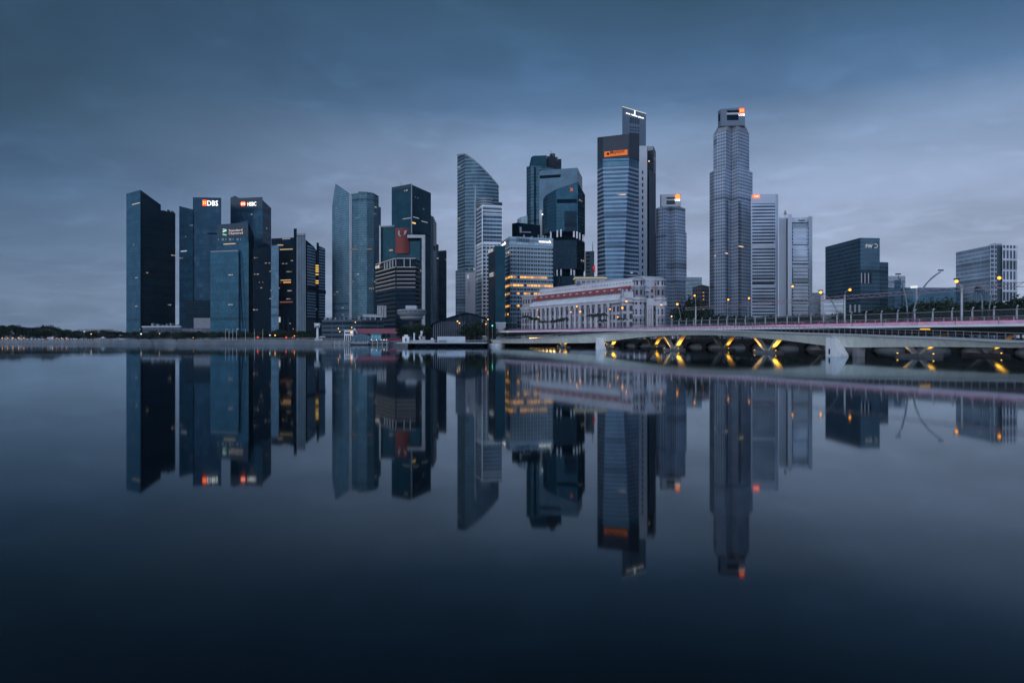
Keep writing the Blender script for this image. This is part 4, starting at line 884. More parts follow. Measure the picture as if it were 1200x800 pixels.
# =================================================================== classical hotel on the river mouth
HL, HR = (X(613.5, 489), 489), (X(737, 385), 385)
HX, HY_ = HR[0]-HL[0], HR[1]-HL[1]; HLEN = math.hypot(HX, HY_)
STONE = mat('pale lilac stone', (.54, .525, .57), .75, var=.1, scale=.15)
STONE2 = mat('grey lilac stone', (.38, .37, .41), .75, var=.12, scale=.15)
WINS = facade('hotel bays', (.46, .45, .50), (.07, .075, .095), 4.6, 3.5, (.18, .85), (.22, .78), lit=.006, litcol=(1, .6, .25), ls=1.2, seed=90, glass_rough=.3, metal=0, blind=.3)
WINS2 = facade('hotel attic', (.48, .47, .51), (.10, .10, .12), 3.6, 2.6, (.25, .8), (.25, .75), lit=.008, litcol=(1, .55, .2), ls=1.6, seed=91, glass_rough=.3, metal=0, blind=.4)
t = thing('classical_hotel', 'long pale lilac classical hotel with a column front and red tiled roof', 'hotel', (HL[0]+HX/2, HL[1]+HY_/2, 3))
def hp(u, o): return (HL[0]+HX/HLEN*u+HY_/HLEN*o, HL[1]+HY_/HLEN*u-HX/HLEN*o)
def hbox(mb, u0, u1, o0, o1, z0, z1, mi=0): return mb.prism([hp(u0, o1), hp(u1, o1), hp(u1, o0), hp(u0, o0)], z0, z1, [mi], mi, u0)
e = HLEN
mb = MB(); hbox(mb, 2, e-6, -20, -1.6, 2, 24.2); mb.build('walls', WINS, t)
mb = MB(); hbox(mb, 8, e-8, -20, -2.2, 26.31, 30.4); mb.build('attic_storey', WINS2, t)
mb = MB(); hbox(mb, 1, e-5, -20, .9, 24.21, 25.5); hbox(mb, .6, e-4.6, -20.2, 1.5, 25.501, 26.3); mb.build('cornice', STONE, t)
mb = MB(); mb.prism([hp(9, .6), hp(e-9, .6), hp(e-9, -2.1), hp(9, -2.1)], 26.31, [27.0, 27.0, 29.2, 29.2], [0], 0); mb.build('awning_ledge', M['white'], t)
ncol = 16
for i in range(ncol):
    u = 13+(e-32)*i/(ncol-1); c = hp(u, 0)
    MB().lathe(c[0], c[1], [(1.05, 4), (1.05, 9.4), (.95, 9.5), (.92, 14), (.78, 22.6), (1.1, 23.4), (1.1, 24.2)], 10).build('column', STONE, t, smooth=True)
mb = MB(); hbox(mb, 10, e-10, -1.6, 1.2, 2, 9.0); mb.build('plinth', STONE2, t)
# sloping red roof with dormers
zr0, zr1 = 30.4, 34.0
mb = MB(); q = [hp(6, -1.2), hp(e-5, -1.2), hp(e-5, -5.6), hp(6, -5.6)]
mb.prism(q, zr0+.02, [zr0+.4, zr0+.4, zr1, zr1], [0], 0); rf = mb.build('roof', M['redroof'], t)
for i in range(14):
    u = 12+(e-24)*i/13; mb = MB(); hbox(mb, u-1.0, u+1.0, -4.2, -2.6, zr0+1.2, zr0+2.2); mb.build('dormer', STONE, rf)
mb = MB(); hbox(mb, 9, e+4, -18, -8, 30.42, 38.2); mb.build('upper_storeys', facade('roof storeys', (.70, .69, .74), (.38, .38, .43), 3.9, 3.1, (.2, .42), (.2, .8), lit=.008, litcol=(1, .55, .15), ls=1.5, seed=92, glass_rough=.4, metal=0, blind=.3), t)
mb = MB(); hbox(mb, 8.6, e+4.4, -18.4, -7.7, 38.21, 38.9); mb.build('roof_edge', STONE, t)
# end pavilions and portico
mb = MB(); hbox(mb, -1, 10, -14, 1.4, 2, 24.2); hbox(mb, -.4, 9.4, -13, .8, 26.4, 33.4); mb.build('pavilion', WINS, t)
mb = MB(); hbox(mb, -1.6, 10.6, -14.4, 2.0, 24.21, 26.39); hbox(mb, -1, 10, -13.4, 1.4, 33.41, 34.4); mb.build('pavilion_cornice', STONE, t)
E0, E1 = HR, (X(781, 383), 383)
EL = E1[0]-E0[0]
def ebox(mb, px0, px1, y0, y1, z0, z1, mi=0): return mb.box(X(px0, 385), X(px1, 385), y0, y1, z0, z1, mi)
mb = MB(); ebox(mb, 729, 779, 386, 402, 2, 24.2); mb.build('end_walls', WINS, t)
mb = MB(); ebox(mb, 728.4, 780.6, 384.4, 402, 24.21, 26.4); mb.build('end_cornice', STONE, t)
mb = MB(); ebox(mb, 730, 779, 387.5, 402, 26.41, 31.6); mb.build('end_attic', WINS2, t)
TUR = facade('turret stone', (.48, .47, .52), (.05, .055, .075), 5.4, 2.6, (.2, .72), (.3, .72), lit=0, seed=97, glass_rough=.3, metal=0)
for px in (749, 774.2):
    cx = X(px, 384); rr = 3.5 if px < 760 else 2.9
    tu = MB().lathe(cx, 385, [(rr, 2), (rr, 24.1)], 8); tu.lathe(cx, 385, [(rr*.98, 26.5), (rr*.98, 33.0)], 8); tb = tu.build('corner_turret', TUR, t)
    for z_, h_, k_ in ((24.1, .5, .9), (24.6, .9, .35), (25.5, .9, 1.1), (33.0, .5, .9), (12.5, .5, .4), (18.4, .35, .3)):
        MB().lathe(cx, 385, [(.01, z_), (rr+k_, z_), (rr+k_, z_+h_), (.01, z_+h_)], 8).build('turret_cornice', STONE2 if k_ < .5 else STONE, tb)
    MB().lathe(cx, 385, [(rr*.8, 33.5), (rr*.8, 36.1)], 8).build('lantern', TUR, tb)
    MB().lathe(cx, 385, [(.01, 36.1), (rr*1.12, 36.1), (rr*1.05, 36.7), (rr*.8, 37.4), (rr*.4, 38.1), (.01, 38.4)], 14).build('dome', STONE2, tb)
mb = MB(); ebox(mb, 755.5, 771, 389, 396, 31.61, 35.2); mb.build('roof', M['redroof'], t)
for px in (759.4, 761.8, 764.6, 770, 777):
    MB().lathe(X(px, 383), 383.2, [(.65, 8), (.6, 12), (.5, 20), (.75, 21), (.75, 22)], 8).build('column', STONE, t, smooth=True)
mb = MB(); ebox(mb, 757, 780, 382.2, 386, 22.01, 24.2); mb.build('entablature', STONE, t)
mb = MB(); ebox(mb, 731, 741.5, 383, 387.4, 26.41, 29.8); mb.prism([(X(731, 385), 383), (X(741.5, 385), 383), (X(741.5, 385), 387), (X(731, 385), 387)], 29.81, [29.9, 29.9, 30.4, 30.4], [0], 0); mb.build('pediment_block', STONE, t)
# roof pavilion with yellow lit edge, flag
pc = hp(62, -14)
mb = MB(); mb.box(pc[0]-9.5, pc[0]+9.5, pc[1]-3, pc[1]+6, 38.9, 42.4); mb.build('roof_pavilion', facade('roof pavilion', (.36, .36, .40), (.08, .10, .13), 6, 3.2, (.15, .8), (.2, .85), lit=0, seed=93), t)
mb = MB(); mb.box(pc[0]-10.5, pc[0]+10.5, pc[1]-4, pc[1]+7, 42.41, 42.75); mb.build('lit_eave', mat('lit eave', (.6, .5, .2), .6, emit=(1, .75, .15), es=.32), t)
mb = MB(); mb.prism([(pc[0]-10, pc[1]-3.5), (pc[0]+10, pc[1]-3.5), (pc[0]+10, pc[1]+6.5), (pc[0]-10, pc[1]+6.5)], 42.76, [43.1, 43.1, 44.6, 44.6], [0], 0); mb.build('pavilion_roof', STONE2, t)
fx, fy = X(697.6, 440), 440
ft = thing('flagpole', 'white flagpole with a limp red flag on the hotel roof', 'flagpole', (fx, fy, 38.9))
MB().tube([(fx, fy, 38.9), (fx, fy, 52)], [.18, .1], 8).build('pole', M['white'], ft)
fl = MB(); pts = []
for i in range(7):
    z = 50.8-i*.75; wdt = 1.0+.5*math.sin(i*1.1)
    pts.append([(fx-.15, fy-.1, z), (fx-.6*wdt, fy-.45, z-.1), (fx-1.2*wdt, fy-.05, z-.25)])
for i in range(6):
    for k in range(2): fl.face([pts[i][k], pts[i][k+1], pts[i+1][k+1], pts[i+1][k]])
fl.build('flag', mat('red flag', (.65, .02, .03), .7, emit=(1, .03, .04), es=.25), ft)
# low white canopy wing at the foot of the portico
t = thing('arcade_pavilion', 'low white flat roofed pavilion below the hotel portico', 'pavilion', (X(768, 350), 350, 3))
mb = MB(); mb.box(X(742, 350), X(795, 350), 350, 358, 8.2, 9.4); mb.build('roof', M['white'], t)
mb = MB(); mb.box(X(744, 350), X(793, 350), 353, 357, 2.4, 8.19); mb.build('walls', facade('arcade', (.40, .38, .42), (.12, .11, .13), 6, 2.6, (.1, .85), (.25, .8), lit=0, seed=94), t)
for q in range(9):
    MB().box(X(743+q*6.4, 350), X(744+q*6.4, 350), 350.4, 351, 2.4, 8.19).build('column', M['white'], t)

# =================================================================== road bridge
def tpx(px, off): k = (px-600)/F; return (k*(218+.338*off)-27-.942*off)/(33+92*k)
def zdeck(t): return 6.05-.6*t
BR = thing('road_bridge', 'long low concrete road bridge with a haunched front girder and v shaped piers', 'bridge', (*Q(0, 0), 0))
prof = [(575, 397.6, 402), (600, 397.0, 402.2), (633, 395.9, 402.2), (665, 393.2, 402), (698, 390.6, 401.2), (735, 388.6, 396.6), (770, 387.2, 393.6), (820, 386.3, 392.5), (860, 386.9, 393.8), (890, 387.9, 396.2), (920, 389.1, 399.2), (950, 389.9, 403.2), (974, 390.5, 406), (1000, 391.3, 407), (1040, 393, 406.6), (1100, 394.9, 406.4), (1160, 397.6, 407), (1200, 399.2, 407.6)]
tz = []
for px, a, b_ in prof:
    t_ = tpx(px, 0); D = Q(t_, 0)[1]; tz.append((t_, Z(a, D), Z(b_, D)))
tz.append((1.62, 2.45, 1.5)); tz.append((1.95, 2.4, 1.4))
def interp(t_):
    for i in range(len(tz)-1):
        if t_ <= tz[i+1][0] or i == len(tz)-2:
            a, b_ = tz[i], tz[i+1]; q = max(0, (t_-a[0])/(b_[0]-a[0]))
            # Catmull-Rom for a fair curve
            p0 = tz[max(i-1, 0)]; p3 = tz[min(i+2, len(tz)-1)]
            r = []
            for j in (1, 2):
                m1 = (b_[j]-p0[j])/(b_[0]-p0[0]+1e-9)*(b_[0]-a[0]); m2 = (p3[j]-a[j])/(p3[0]-a[0]+1e-9)*(b_[0]-a[0])
                r.append((2*q**3-3*q*q+1)*a[j]+(q**3-2*q*q+q)*m1+(-2*q**3+3*q*q)*b_[j]+(q**3-q*q)*m2)
            return r
N = 120; ts = [tz[0][0]+(1.9-tz[0][0])*i/N for i in range(N+1)]
def sweep(sec, name, m, parent=BR, t0=None, t1=None):
    """sec(t) -> closed list of (off, z); swept along the bridge"""
    mb = MB(); tl = [q for q in ts if (t0 is None or q >= t0) and (t1 is None or q <= t1)]
    rings = [[(*Q(q, o), z) for o, z in sec(q)] for q in tl]; n = len(rings[0])
    b0 = len(mb.v)
    for r in rings: mb.v += r
    for i in range(len(rings)-1):
        for k in range(n):
            j = (k+1) % n; mb.f.append((b0+i*n+k, b0+i*n+j, b0+(i+1)*n+j, b0+(i+1)*n+k)); mb.uv.append([(0, 0)]*4); mb.mi.append(0)
    mb.f.append(tuple(b0+k for k in reversed(range(n)))); mb.uv.append([(0, 0)]*n); mb.mi.append(0)
    e_ = b0+(len(rings)-1)*n; mb.f.append(tuple(e_+k for k in range(n))); mb.uv.append([(0, 0)]*n); mb.mi.append(0)
    return mb.build(name, m, parent)
def sec_g(q): a, b_ = interp(q); return [(0, a-.32), (.75, b_), (3.4, b_), (3.4, a-.02), (0, a-.02)]
sweep(sec_g, 'front_girder', M['concrete'])
sweep(lambda q: [(-.35, interp(q)[0]), (-.35, interp(q)[0]-.3), (-.02, interp(q)[0]-.34), (-.02, interp(q)[0]), ], 'girder_lip', M['pale'])
sweep(lambda q: [(4.4, zdeck(q)), (4.4, zdeck(q)-.5), (46, zdeck(q)-.5), (46, zdeck(q))], 'deck', mat('asphalt deck', (.06, .06, .065), .85))
sweep(lambda q: [(4.0, zdeck(q)+.06), (4.0, zdeck(q)-.3), (4.39, zdeck(q)-.3), (4.39, zdeck(q)+.06)], 'edge_beam', M['white'])
sweep(lambda q: [(5.2, zdeck(q)-.51), (6.2, zdeck(q)-1.5), (44, zdeck(q)-1.5), (45, zdeck(q)-.51)], 'soffit', M['soffit'])
sweep(lambda q: [(4.6, zdeck(q)+.62), (4.6, zdeck(q)+.01), (5.1, zdeck(q)+.01), (5.1, zdeck(q)+.62)], 'light_trail_wall', M['pink'])  # parapet whose pink stands for traffic light trails
for i in range(36):
    q_ = -.9+i*.07; c = Q(q_, 4.56); JT = MB(); z_ = zdeck(q_)
    A_, B_ = Q(q_-.0009, 4.6), Q(q_+.0009, 4.6); L_ = math.hypot(B_[0]-A_[0], B_[1]-A_[1]); JT.wallbox(A_, B_, 0, L_, z_+.02, z_+.6, -.02, .05); JT.build('panel_joint', M['steel'], BR)
# walkway railing: rails and posts in one continuous piece
def railing(t0, t1, off, zf, h, pitch, name, m, parent, r=.045):
    mb = MB(); n = int((t1-t0)*97.7/pitch)
    pth = lambda dz: [(*Q(t0+(t1-t0)*i/n, off), zf(t0+(t1-t0)*i/n)+dz) for i in range(n+1)]
    mb.tube(pth(h), r*1.3, 6); mb.tube(pth(h*.55), r*.7, 4)
    for p in pth(0): mb.tube([p, (p[0], p[1], p[2]+h)], r, 4)
    return mb.build(name, m, parent)
railing(-1.02, 1.62, .05, lambda q: interp(q)[0]-.02, 1.05, 1.25, 'walkway_railing', M['grey'], BR)
railing(-1.0, 1.7, 4.75, lambda q: zdeck(q)+.6, .62, 2.2, 'deck_railing', M['steel'], BR)
# white wedge fins that carry the walkway
for k, (t_, w_, zt) in enumerate(((.02, 3.4, 3.75), (.985, 3.5, 3.4))):
    def fin(u, o, z): a = Q(t_, o); return (a[0]+.338*u, a[1]-.942*u, z)
    pf_ = [(0, -1.5), (w_, -1.5), (w_, .35), (w_*.86, .9), (w_*.52, zt-.75), (w_*.42, zt-.2), (w_*.25, zt), (.15, zt), (0, zt-.2)]
    mb = MB(); n_ = len(pf_)
    for o_, rv in ((-1.25, False), (.6, True)):
        ff = [fin(u_, o_, z_) for u_, z_ in pf_]; mb.face(ff[::-1] if rv else ff)
    for i in range(n_):
        j = (i+1) % n_; mb.face([fin(*[pf_[i][0], -1.25, pf_[i][1]]), fin(*[pf_[i][0], .6, pf_[i][1]]), fin(*[pf_[j][0], .6, pf_[j][1]]), fin(*[pf_[j][0], -1.25, pf_[j][1]])])
    fo = mb.build('pier_fin', M['pier'], BR)
    if k: 
        a = fin(4.6, 1.2, 0)
        MB().box(a[0]-.2, a[0]+1.2, a[1]-.8, a[1]+.8, -1.5, 1.75).build('pier_block', M['quay'], BR)
        gm = MB()
        for z in (1.0,): gm.prism([fin(.75, -1.32, 0)[:2], fin(1.05, -1.32, 0)[:2], fin(1.05, -1.1, 0)[:2], fin(.75, -1.1, 0)[:2]], .35, 1.35, [0], 0)
        gm.build('gauge_board', M['black'], fo)
# abutment
a = Q(-1.04, 1)
mb = MB().lathe(X(581.5, 312), 313, [(3.9, -1), (3.9, 1.3), (.01, 1.3)], 28); mb.build('abutment', M['pier'], BR)
mb = MB().box(X(573, 316), X(588, 316), 313, 330, -1, 1.29); mb.build('abutment', M['quay'], BR)
# v piers, caps and the floodlights that light them
FLOOD = glow('flood lens', (1, .55, .08), 2.5)
for off in (8.5, 25):
    for t_ in (-.46, -.07, .318, .709, 1.10, 1.49):
        c = Q(t_, off); vp = MB(); zt = zdeck(t_)-1.45
        cap = MB(); cap.prism([Q(t_-.038, off-1.2), Q(t_+.038, off-1.2), Q(t_+.038, off+1.2), Q(t_-.038, off+1.2)], -1, .55, [0], 0)
        cp_ = cap.build('pile_cap', M['quay'], BR)
        for s_ in (-1, 1):
            lg = MB(); w0, w1 = .5, .8
            A_ = [Q(t_+s_*.010, off-w0), Q(t_+s_*.004-.0*s_, off-w0), Q(t_+s_*.004, off+w0), Q(t_+s_*.010, off+w0)]
            B_ = [Q(t_+s_*.052, off-w1), Q(t_+s_*.040, off-w1), Q(t_+s_*.040, off+w1), Q(t_+s_*.052, off+w1)]
            if s_ < 0: A_ = [A_[1], A_[0], A_[3], A_[2]]; B_ = [B_[1], B_[0], B_[3], B_[2]]
            for i in range(4):
                j = (i+1) % 4; lg.face([(*A_[i], .55), (*A_[j], .55), (*B_[j], zt), (*B_[i], zt)])
            lg.face([(*p, zt) for p in B_]); lg.face([(*p, .56) for p in A_[::-1]])
            lg.build('pier_leg', M['concrete'], BR)
            if off > 20 and s_ < 0: continue
            p = Q(t_+s_*.036, off-.9); bx = MB().box(p[0]-.09, p[0]+.09, p[1]-.09, p[1]+.09, .55, .68); bx.build('floodlight', FLOOD, cp_)
            l = bpy.data.lights.new('floodlight', 'SPOT'); l.energy = (620 if t_ < 1.05 else 180) if off < 10 else 330; l.color = (1, .43, .035); l.spot_size = R(115); l.spot_blend = 1; l.shadow_soft_size = .15
            lo_ = bpy.data.objects.new('floodlight_lamp', l); COL.objects.link(lo_); pl_ = Q(t_+s_*.031, off-(.2 if s_ > 0 else 1.9)); lo_.location = (pl_[0], pl_[1], .74)
            tg = Vector((*Q(t_+s_*.027, off), 2.6)); lo_.rotation_euler = (tg-Vector(lo_.location)).to_track_quat('-Z', 'Y').to_euler()
# lamp box between the decks
p = Q(tpx(1084, 3.8), 3.8); MB().box(p[0]-.8, p[0]+.8, p[1]-.12, p[1]+.12, Z(387, p[1]), Z(384.7, p[1])).build('deck_lamp', mat('amber deck lamp', (.5, .3, .05), .6, emit=(1, .42, .03), es=.7), BR)
# restaurant front at the waterline, seen as a bright streak under the girder
t = thing('waterside_restaurant', 'lit waterside restaurant front tucked low behind the bridge girder', 'building', (X(638, 336), 336, 2.4))
mb = MB().box(X(618, 336), X(668, 336), 336.5, 341, 2.4, 5.0); mb.build('walls', M['grey'], t)
for q in (620.5, 623.8, 627, 631, 635.2, 639.5, 644, 648, 656, 660): MB().box(X(q, 336), X(q+2.6, 336), 336.2, 336.5, 2.6, 3.9).build('lit_window', M['shopglow'], t)

# planter flowers along the deck edge, also standing for tail light trails
def leaf_cloud(spots, n, size, rnd):
    v, f = [], []
    for (c, r) in spots:
        for _ in range(n):
            d_ = Vector((rnd.gauss(0, 1), rnd.gauss(0, 1), rnd.gauss(0, 1))); d_.normalize(); d_ *= rnd.uniform(.35, 1)**.6
            p = Vector(c)+Vector((d_.x*r[0], d_.y*r[1], d_.z*r[2])); a = Vector((rnd.gauss(0, 1), rnd.gauss(0, 1), rnd.gauss(0, .7))).normalized(); b_ = a.orthogonal().normalized(); s_ = size*rnd.uniform(.6, 1.3)
            i = len(v); v += [p-a*s_, p+b_*s_*.6, p+a*s_, p-b_*s_*.6]; f.append((i, i+1, i+2, i+3))
    return v, f
rnd = random.Random(5)
spots = []
for i in range(330):
    q = -.98+2.55*i/330; 
    if rnd.random() < .12 and q < .8: continue
    c = Q(q, 5.6+rnd.uniform(-.3, .5)); hgt = (.42 if q < .75 else .62)*rnd.uniform(.4, 1.15); spots.append(((c[0], c[1], zdeck(q)+.5+hgt*.4), (.7, .55, hgt*.7)))
v, f = leaf_cloud(spots, 26, .16, rnd)
me = bpy.data.meshes.new('flower_light_trail'); me.from_pydata([tuple(p) for p in v], [], f); me.materials.append(M['flower'])
o = bpy.data.objects.new('flower_light_trail', me); COL.objects.link(o); tag(o, 'pink and red bougainvillea standing also for tail light trails on the bridge', 'flowers', kind='stuff')

# catch fence on the deck
MESH = bpy.data.materials.new('dark wire mesh'); MESH.use_nodes = True; g = G(MESH.node_tree)
bs = g.new('ShaderNodeBsdfPrincipled'); bs.inputs['Base Color'].default_value = (.03, .035, .04, 1); bs.inputs['Roughness'].default_value = .6
tr = g.new('ShaderNodeBsdfTransparent'); mx = g.new('ShaderNodeMixShader'); mx.inputs[0].default_value = .74
g.l.new(tr.outputs[0], mx.inputs[1]); g.l.new(bs.outputs[0], mx.inputs[2]); o = g.new('ShaderNodeOutputMaterial'); g.l.new(mx.outputs[0], o.inputs[0])
FO = 14
t = thing('catch_fence', 'tall dark wire mesh fence with pale bent topped posts along the bridge deck', 'fence', (*Q(.8, FO), zdeck(.8)))
nf = 32; t0, t1 = .22, 1.42
pm = MB()
for i in range(nf+1):
    q = t0+(t1-t0)*i/nf; c = Q(q, FO); zb = zdeck(q)
    h = 3.15
    c2 = Q(q, FO+.3)
    MB().tube([(c[0], c[1], zb), (c[0], c[1], zb+h-.5), (c[0]+(c2[0]-c[0])*.35, c[1]+(c2[1]-c[1])*.35, zb+h-.12), (c2[0], c2[1], zb+h)], .15, 6).build('post', M['pale'], t)
    if i < nf:
        q2 = t0+(t1-t0)*(i+1)/nf; c3 = Q(q2, FO); pm.v += [(c[0], c[1]+.2, zb+.9), (c3[0], c3[1]+.2, zdeck(q2)+.9), (c3[0], c3[1]+.2, zdeck(q2)+h-.35), (c[0], c[1]+.2, zb+h-.35)]
        k = len(pm.v)-4; pm.f.append((k, k+1, k+2, k+3)); pm.uv.append([(0, 0)]*4); pm.mi.append(0)
pm.build('wire_mesh', MESH, t)
mb = MB(); mb.tube([(*Q(t0+(t1-t0)*i/nf, FO-.1), zdeck(t0+(t1-t0)*i/nf)+2.55) for i in range(nf+1)], .07, 5); mb.build('rail', M['steel'], t)
mb = MB()
for i in range(nf):
    q, q2 = t0+(t1-t0)*i/nf, t0+(t1-t0)*(i+1)/nf
A, B = Q(t0, FO-.6), Q(t1, FO-.6); L = math.hypot(B[0]-A[0], B[1]-A[1])
mb.wallbox(A, B, 0, L, zdeck(t0)+.0, zdeck(t0)+.95, -.3, .0, 0, zdeck(t1), zdeck(t1)+.95); mb.build('barrier', M['grey'], t)
# overhead lighting truss on poles
t = thing('lighting_truss', 'long thin overhead lighting truss carried on poles above the bridge', 'truss', (*Q(.8, 12), 6))
mb = MB(); n = 90; ta, tb = tpx(803, 12), 1.46
top = [(*Q(ta+(tb-ta)*i/n, 12), 11.95) for i in range(n+1)]; bot = [(*Q(ta+(tb-ta)*i/n, 12), 11.3) for i in range(n+1)]
mb.tube(top, .07, 4); mb.tube(bot, .07, 4); mb.tube([(bot if i % 2 else top)[i] for i in range(n+1)], .05, 4); mb.build('lattice', mat('dusty truss', (.34, .25, .29), .6), t)
for px in (815, 989.5, 1126.5):
    q = tpx(px, 12.3); c = Q(q, 12.4); MB().tube([(c[0], c[1], zdeck(q)), (c[0], c[1], 12.2)], .2, 8).build('pole', M['steel'], t)

# street lamps: one of each design, each with its own height and arm, on the deck or the quay road
def lamp(px, py, off, pole_px, label, m='lamp', lit=True, style='arm', r=.28, zb=None, pr=.1, at=None, group='street lamps along the bridge road'):
    if at is None: q = tpx(pole_px, off); c = Q(q, off); zb = zdeck(max(-1.1, q)) if zb is None else zb
    else: c = (X(pole_px, at), at); zb = 2.4 if zb is None else zb
    D = c[1]; z = Z(py, D); hx = X(px, D)
    o = thing('street_lamp', label, 'street lamp', (c[0], c[1], zb), group)
    if style == 'arm':
        pth = [(c[0], c[1], zb), (c[0], c[1], zb+(z-zb)*.75), (c[0]+(hx-c[0])*.25, c[1], zb+(z-zb)*.93), (hx, c[1], z+.28)]
    elif style == 'arc':
        pth = [(c[0]+(hx-c[0])*(1-math.cos(a*math.pi/2/9)), c[1], zb+(z-zb)*(.42*a/9+.58*math.sin(a*math.pi/2/9)) ) for a in range(10)]
    else: pth = [(c[0], c[1], zb), (c[0], c[1], z-.15)]
    MB().tube(pth, [pr*1.35]+[pr]*(len(pth)-2)+[pr*.7], 7).build('pole', M['pole'], o)
    hd = MB()
    if style == 'post': hd.lathe(hx, c[1], [(.02, z+r*1.25), (r*.9, z+r*.8), (r*.95, z+r*.6), (.02, z+r*.55)], 10)
    else: hd.box(hx-.45, hx+.45, c[1]-.2, c[1]+.2, z+.18, z+.42)
    h = hd.build('lamp_head', M['mid'], o)
    if lit: MB().ball((hx, c[1], z-.1 if style != 'post' else z), r).build('globe', M[m], o)
    return o
lamp(996, 339, 18, 989, 'lit orange street lamp on a short arm in front of the slate glass block')
lamp(961.7, 342, 18, 984.5, 'lit orange lamp on a long curved arm beside the pale framed tower', style='arc')
lamp(1121, 329, 18, 1126, 'lit orange lamp beside the west edge of the pale grid slab')
lamp(1171, 325, 18, 1158, 'lit orange lamp on a curved pole before the dark slot of the pale slab', style='arc')
lamp(1102.5, 318.5, 18, 1068.5, 'tall unlit lamp sweeping in a wide arc to the east', lit=False, style='arc', pr=.15)
lamp(1052.5, 323, 18, 1064, 'tall unlit lamp curving west, beside the wide arc lamp', lit=False, style='arc', pr=.15)
lamp(1146, 343, 16, 1151, 'short leaning unlit pole below the gabled hall', lit=False, style='arm', pr=.12)
lamp(853.5, 350.6, 36, 852.5, 'lit orange lamp low against the tallest granite tower, west one')
lamp(877.7, 349, 36, 876.7, 'lit orange lamp low against the tallest granite tower, east one')
lamp(928.8, 335, 36, 927.6, 'lit orange lamp against the pale ribbed tower front')
lamp(814, 346, 30, 815.4, 'lit orange lamp on the pole before the dark brown block')
lamp(793.7, 356, 30, 798.5, 'lit orange lamp on a curved pole just east of the hotel turret', style='arc', r=.36)
lamp(787, 370.5, 50, 787, 'small pale lamp low beside the hotel portico', m='warm', style='post', r=.3)
fl_ = [(775, 357, 30, 'before the hotel portico columns'), (734, 353, 46, 'high beside the hotel corner cornice'), (729.3, 360.6, 30, 'at the hotel corner, bright and low'), (715, 362, 30, 'one bay west of the hotel corner'), (723.8, 371.2, 30, 'near column feet by the hotel corner'),
       (676, 359, 42, 'highest of the group before the middle columns'), (680, 365, 30, 'middle of the column front, east and lower'), (669, 365.4, 30, 'middle of the column front, small and west'), (630, 363, 42, 'upper of two at the west end of the column front'), (630.8, 371.3, 30, 'lower of two at the west end of the column front')]
for i, (a, b_, off, lb) in enumerate(fl_):
    lamp(a, b_, off, a, 'lit orange lamp '+lb, style='post', r=.4 if i in (1, 2, 5, 6) else .28)

# =================================================================== waterfront pieces
t = tower('waterfront_block', 'low dark banded waterfront block with cluttered roof behind the red roofed hall', 'building', [(377, 470), (424, 455), (449.5, 462)], [Z(374.5, 470), Z(374.5, 455), Z(374.5, 462)], [facade('banded low front', (.085, .12, .15), (.02, .035, .05), 3.1, 9, (.35, .8), (.03, .97), lit=.004, litcol=(1, .6, .2), ls=1.5, seed=100, metal=.1)], back=30)
rooftop(t, 379, 424, 374, 462, Z(374.5, 460), 8, 21, 'grey', 2.6)
mb = MB(); mb.prism([(X(425, 450), 450), (X(447, 452), 452), (X(447, 466), 466), (X(425, 466), 466)], Z(371.4, 450), [Z(368.3, 450), Z(369.6, 452), Z(368, 460), Z(367, 460)], [0], 0); mb.build('canopy', M['pale'], t)
for q in (427, 433, 439, 445.6): MB().box(X(q, 450), X(q+.8, 450), 451, 452, Z(374.5, 455)-.3, Z(371.4, 450)-.02).build('canopy_post', M['pale'], t)
for q, y in ((415.6, 377.4), (410.8, 383.5), (393, 384.6), (395, 388.4)):
    MB().ball((X(q, 452), 452+(424-q)*.25, Z(y, 452)), .34).build('wall_lamp', M['warm'], t)
t = thing('watch_tower', 'slim white watch tower with a boxed lookout on the quay edge', 'tower', (X(372.2, 412), 412, 2.4))
ax, ay = X(372.2, 412), 412
MB().lathe(ax, ay, [(.85, 2.4), (.7, 5), (.62, Z(384, 412))], 14).build('shaft', M['white'], t, smooth=True)
MB().box(ax-1.5, ax+1.5, ay-1.4, ay+1.4, Z(383.8, 412), Z(379.4, 412)).build('lookout', facade('lookout', (.62, .62, .64), (.05, .06, .08), 2.4, 3.2, (.3, .75), (.12, .88), lit=0, seed=101), t)
MB().box(ax-1.8, ax+1.8, ay-1.7, ay+1.7, Z(379.4, 412)+.01, Z(378.7, 412)).build('roof', M['white'], t)
mb = MB().box(ax-1.4, ax+1.4, ay-1.4, ay+1.2, 2.4, 4.0); mb.box(ax+1.42, ax+3.2, ay-1, ay+1, 2.4, 3.6); mb.box(ax+1.42, ax+5, ay-1.2, ay-.9, 4.4, 5.1); mb.build('base', M['pale'], t)
# red roofed customs hall
t = thing('waterfront_hall', 'long waterfront hall with a faded red pitched roof and white gable', 'building', (X(440, 410), 410, 2.4))
x0, x1, D = X(416, 410), X(466, 412), 410
ze, zr = Z(390.2, D), Z(384.8, D)
mb = MB().box(x0+.5, x1-.5, D+.6, D+13, 2.4, ze-.01); mb.build('walls', facade('hall front', (.06, .08, .11), (.02, .03, .045), 3.6, 3, (.2, .85), (.1, .9), lit=.02, litcol=(1, .7, .3), ls=1.5, seed=102), t)
mb = MB()
mb.face([(x0, D, ze), (x1, D, ze), (x1, D+7, zr), (x0, D+7, zr)]); mb.face([(x1, D+14, ze), (x0, D+14, ze), (x0, D+7, zr), (x1, D+7, zr)])
mb.face([(x0, D+.1, ze-.25), (x0, D+7, zr-.25), (x1, D+7, zr-.25), (x1, D+.1, ze-.25)]); mb.face([(x1, D, ze), (x0, D, ze), (x0, D+.1, ze-.25), (x1, D+.1, ze-.25)])
mb.build('roof', M['pinkroof'], t)
gw = MB(); gx0, gx1, gp_ = X(411.3, 408), X(419.4, 408), X(415.3, 408)
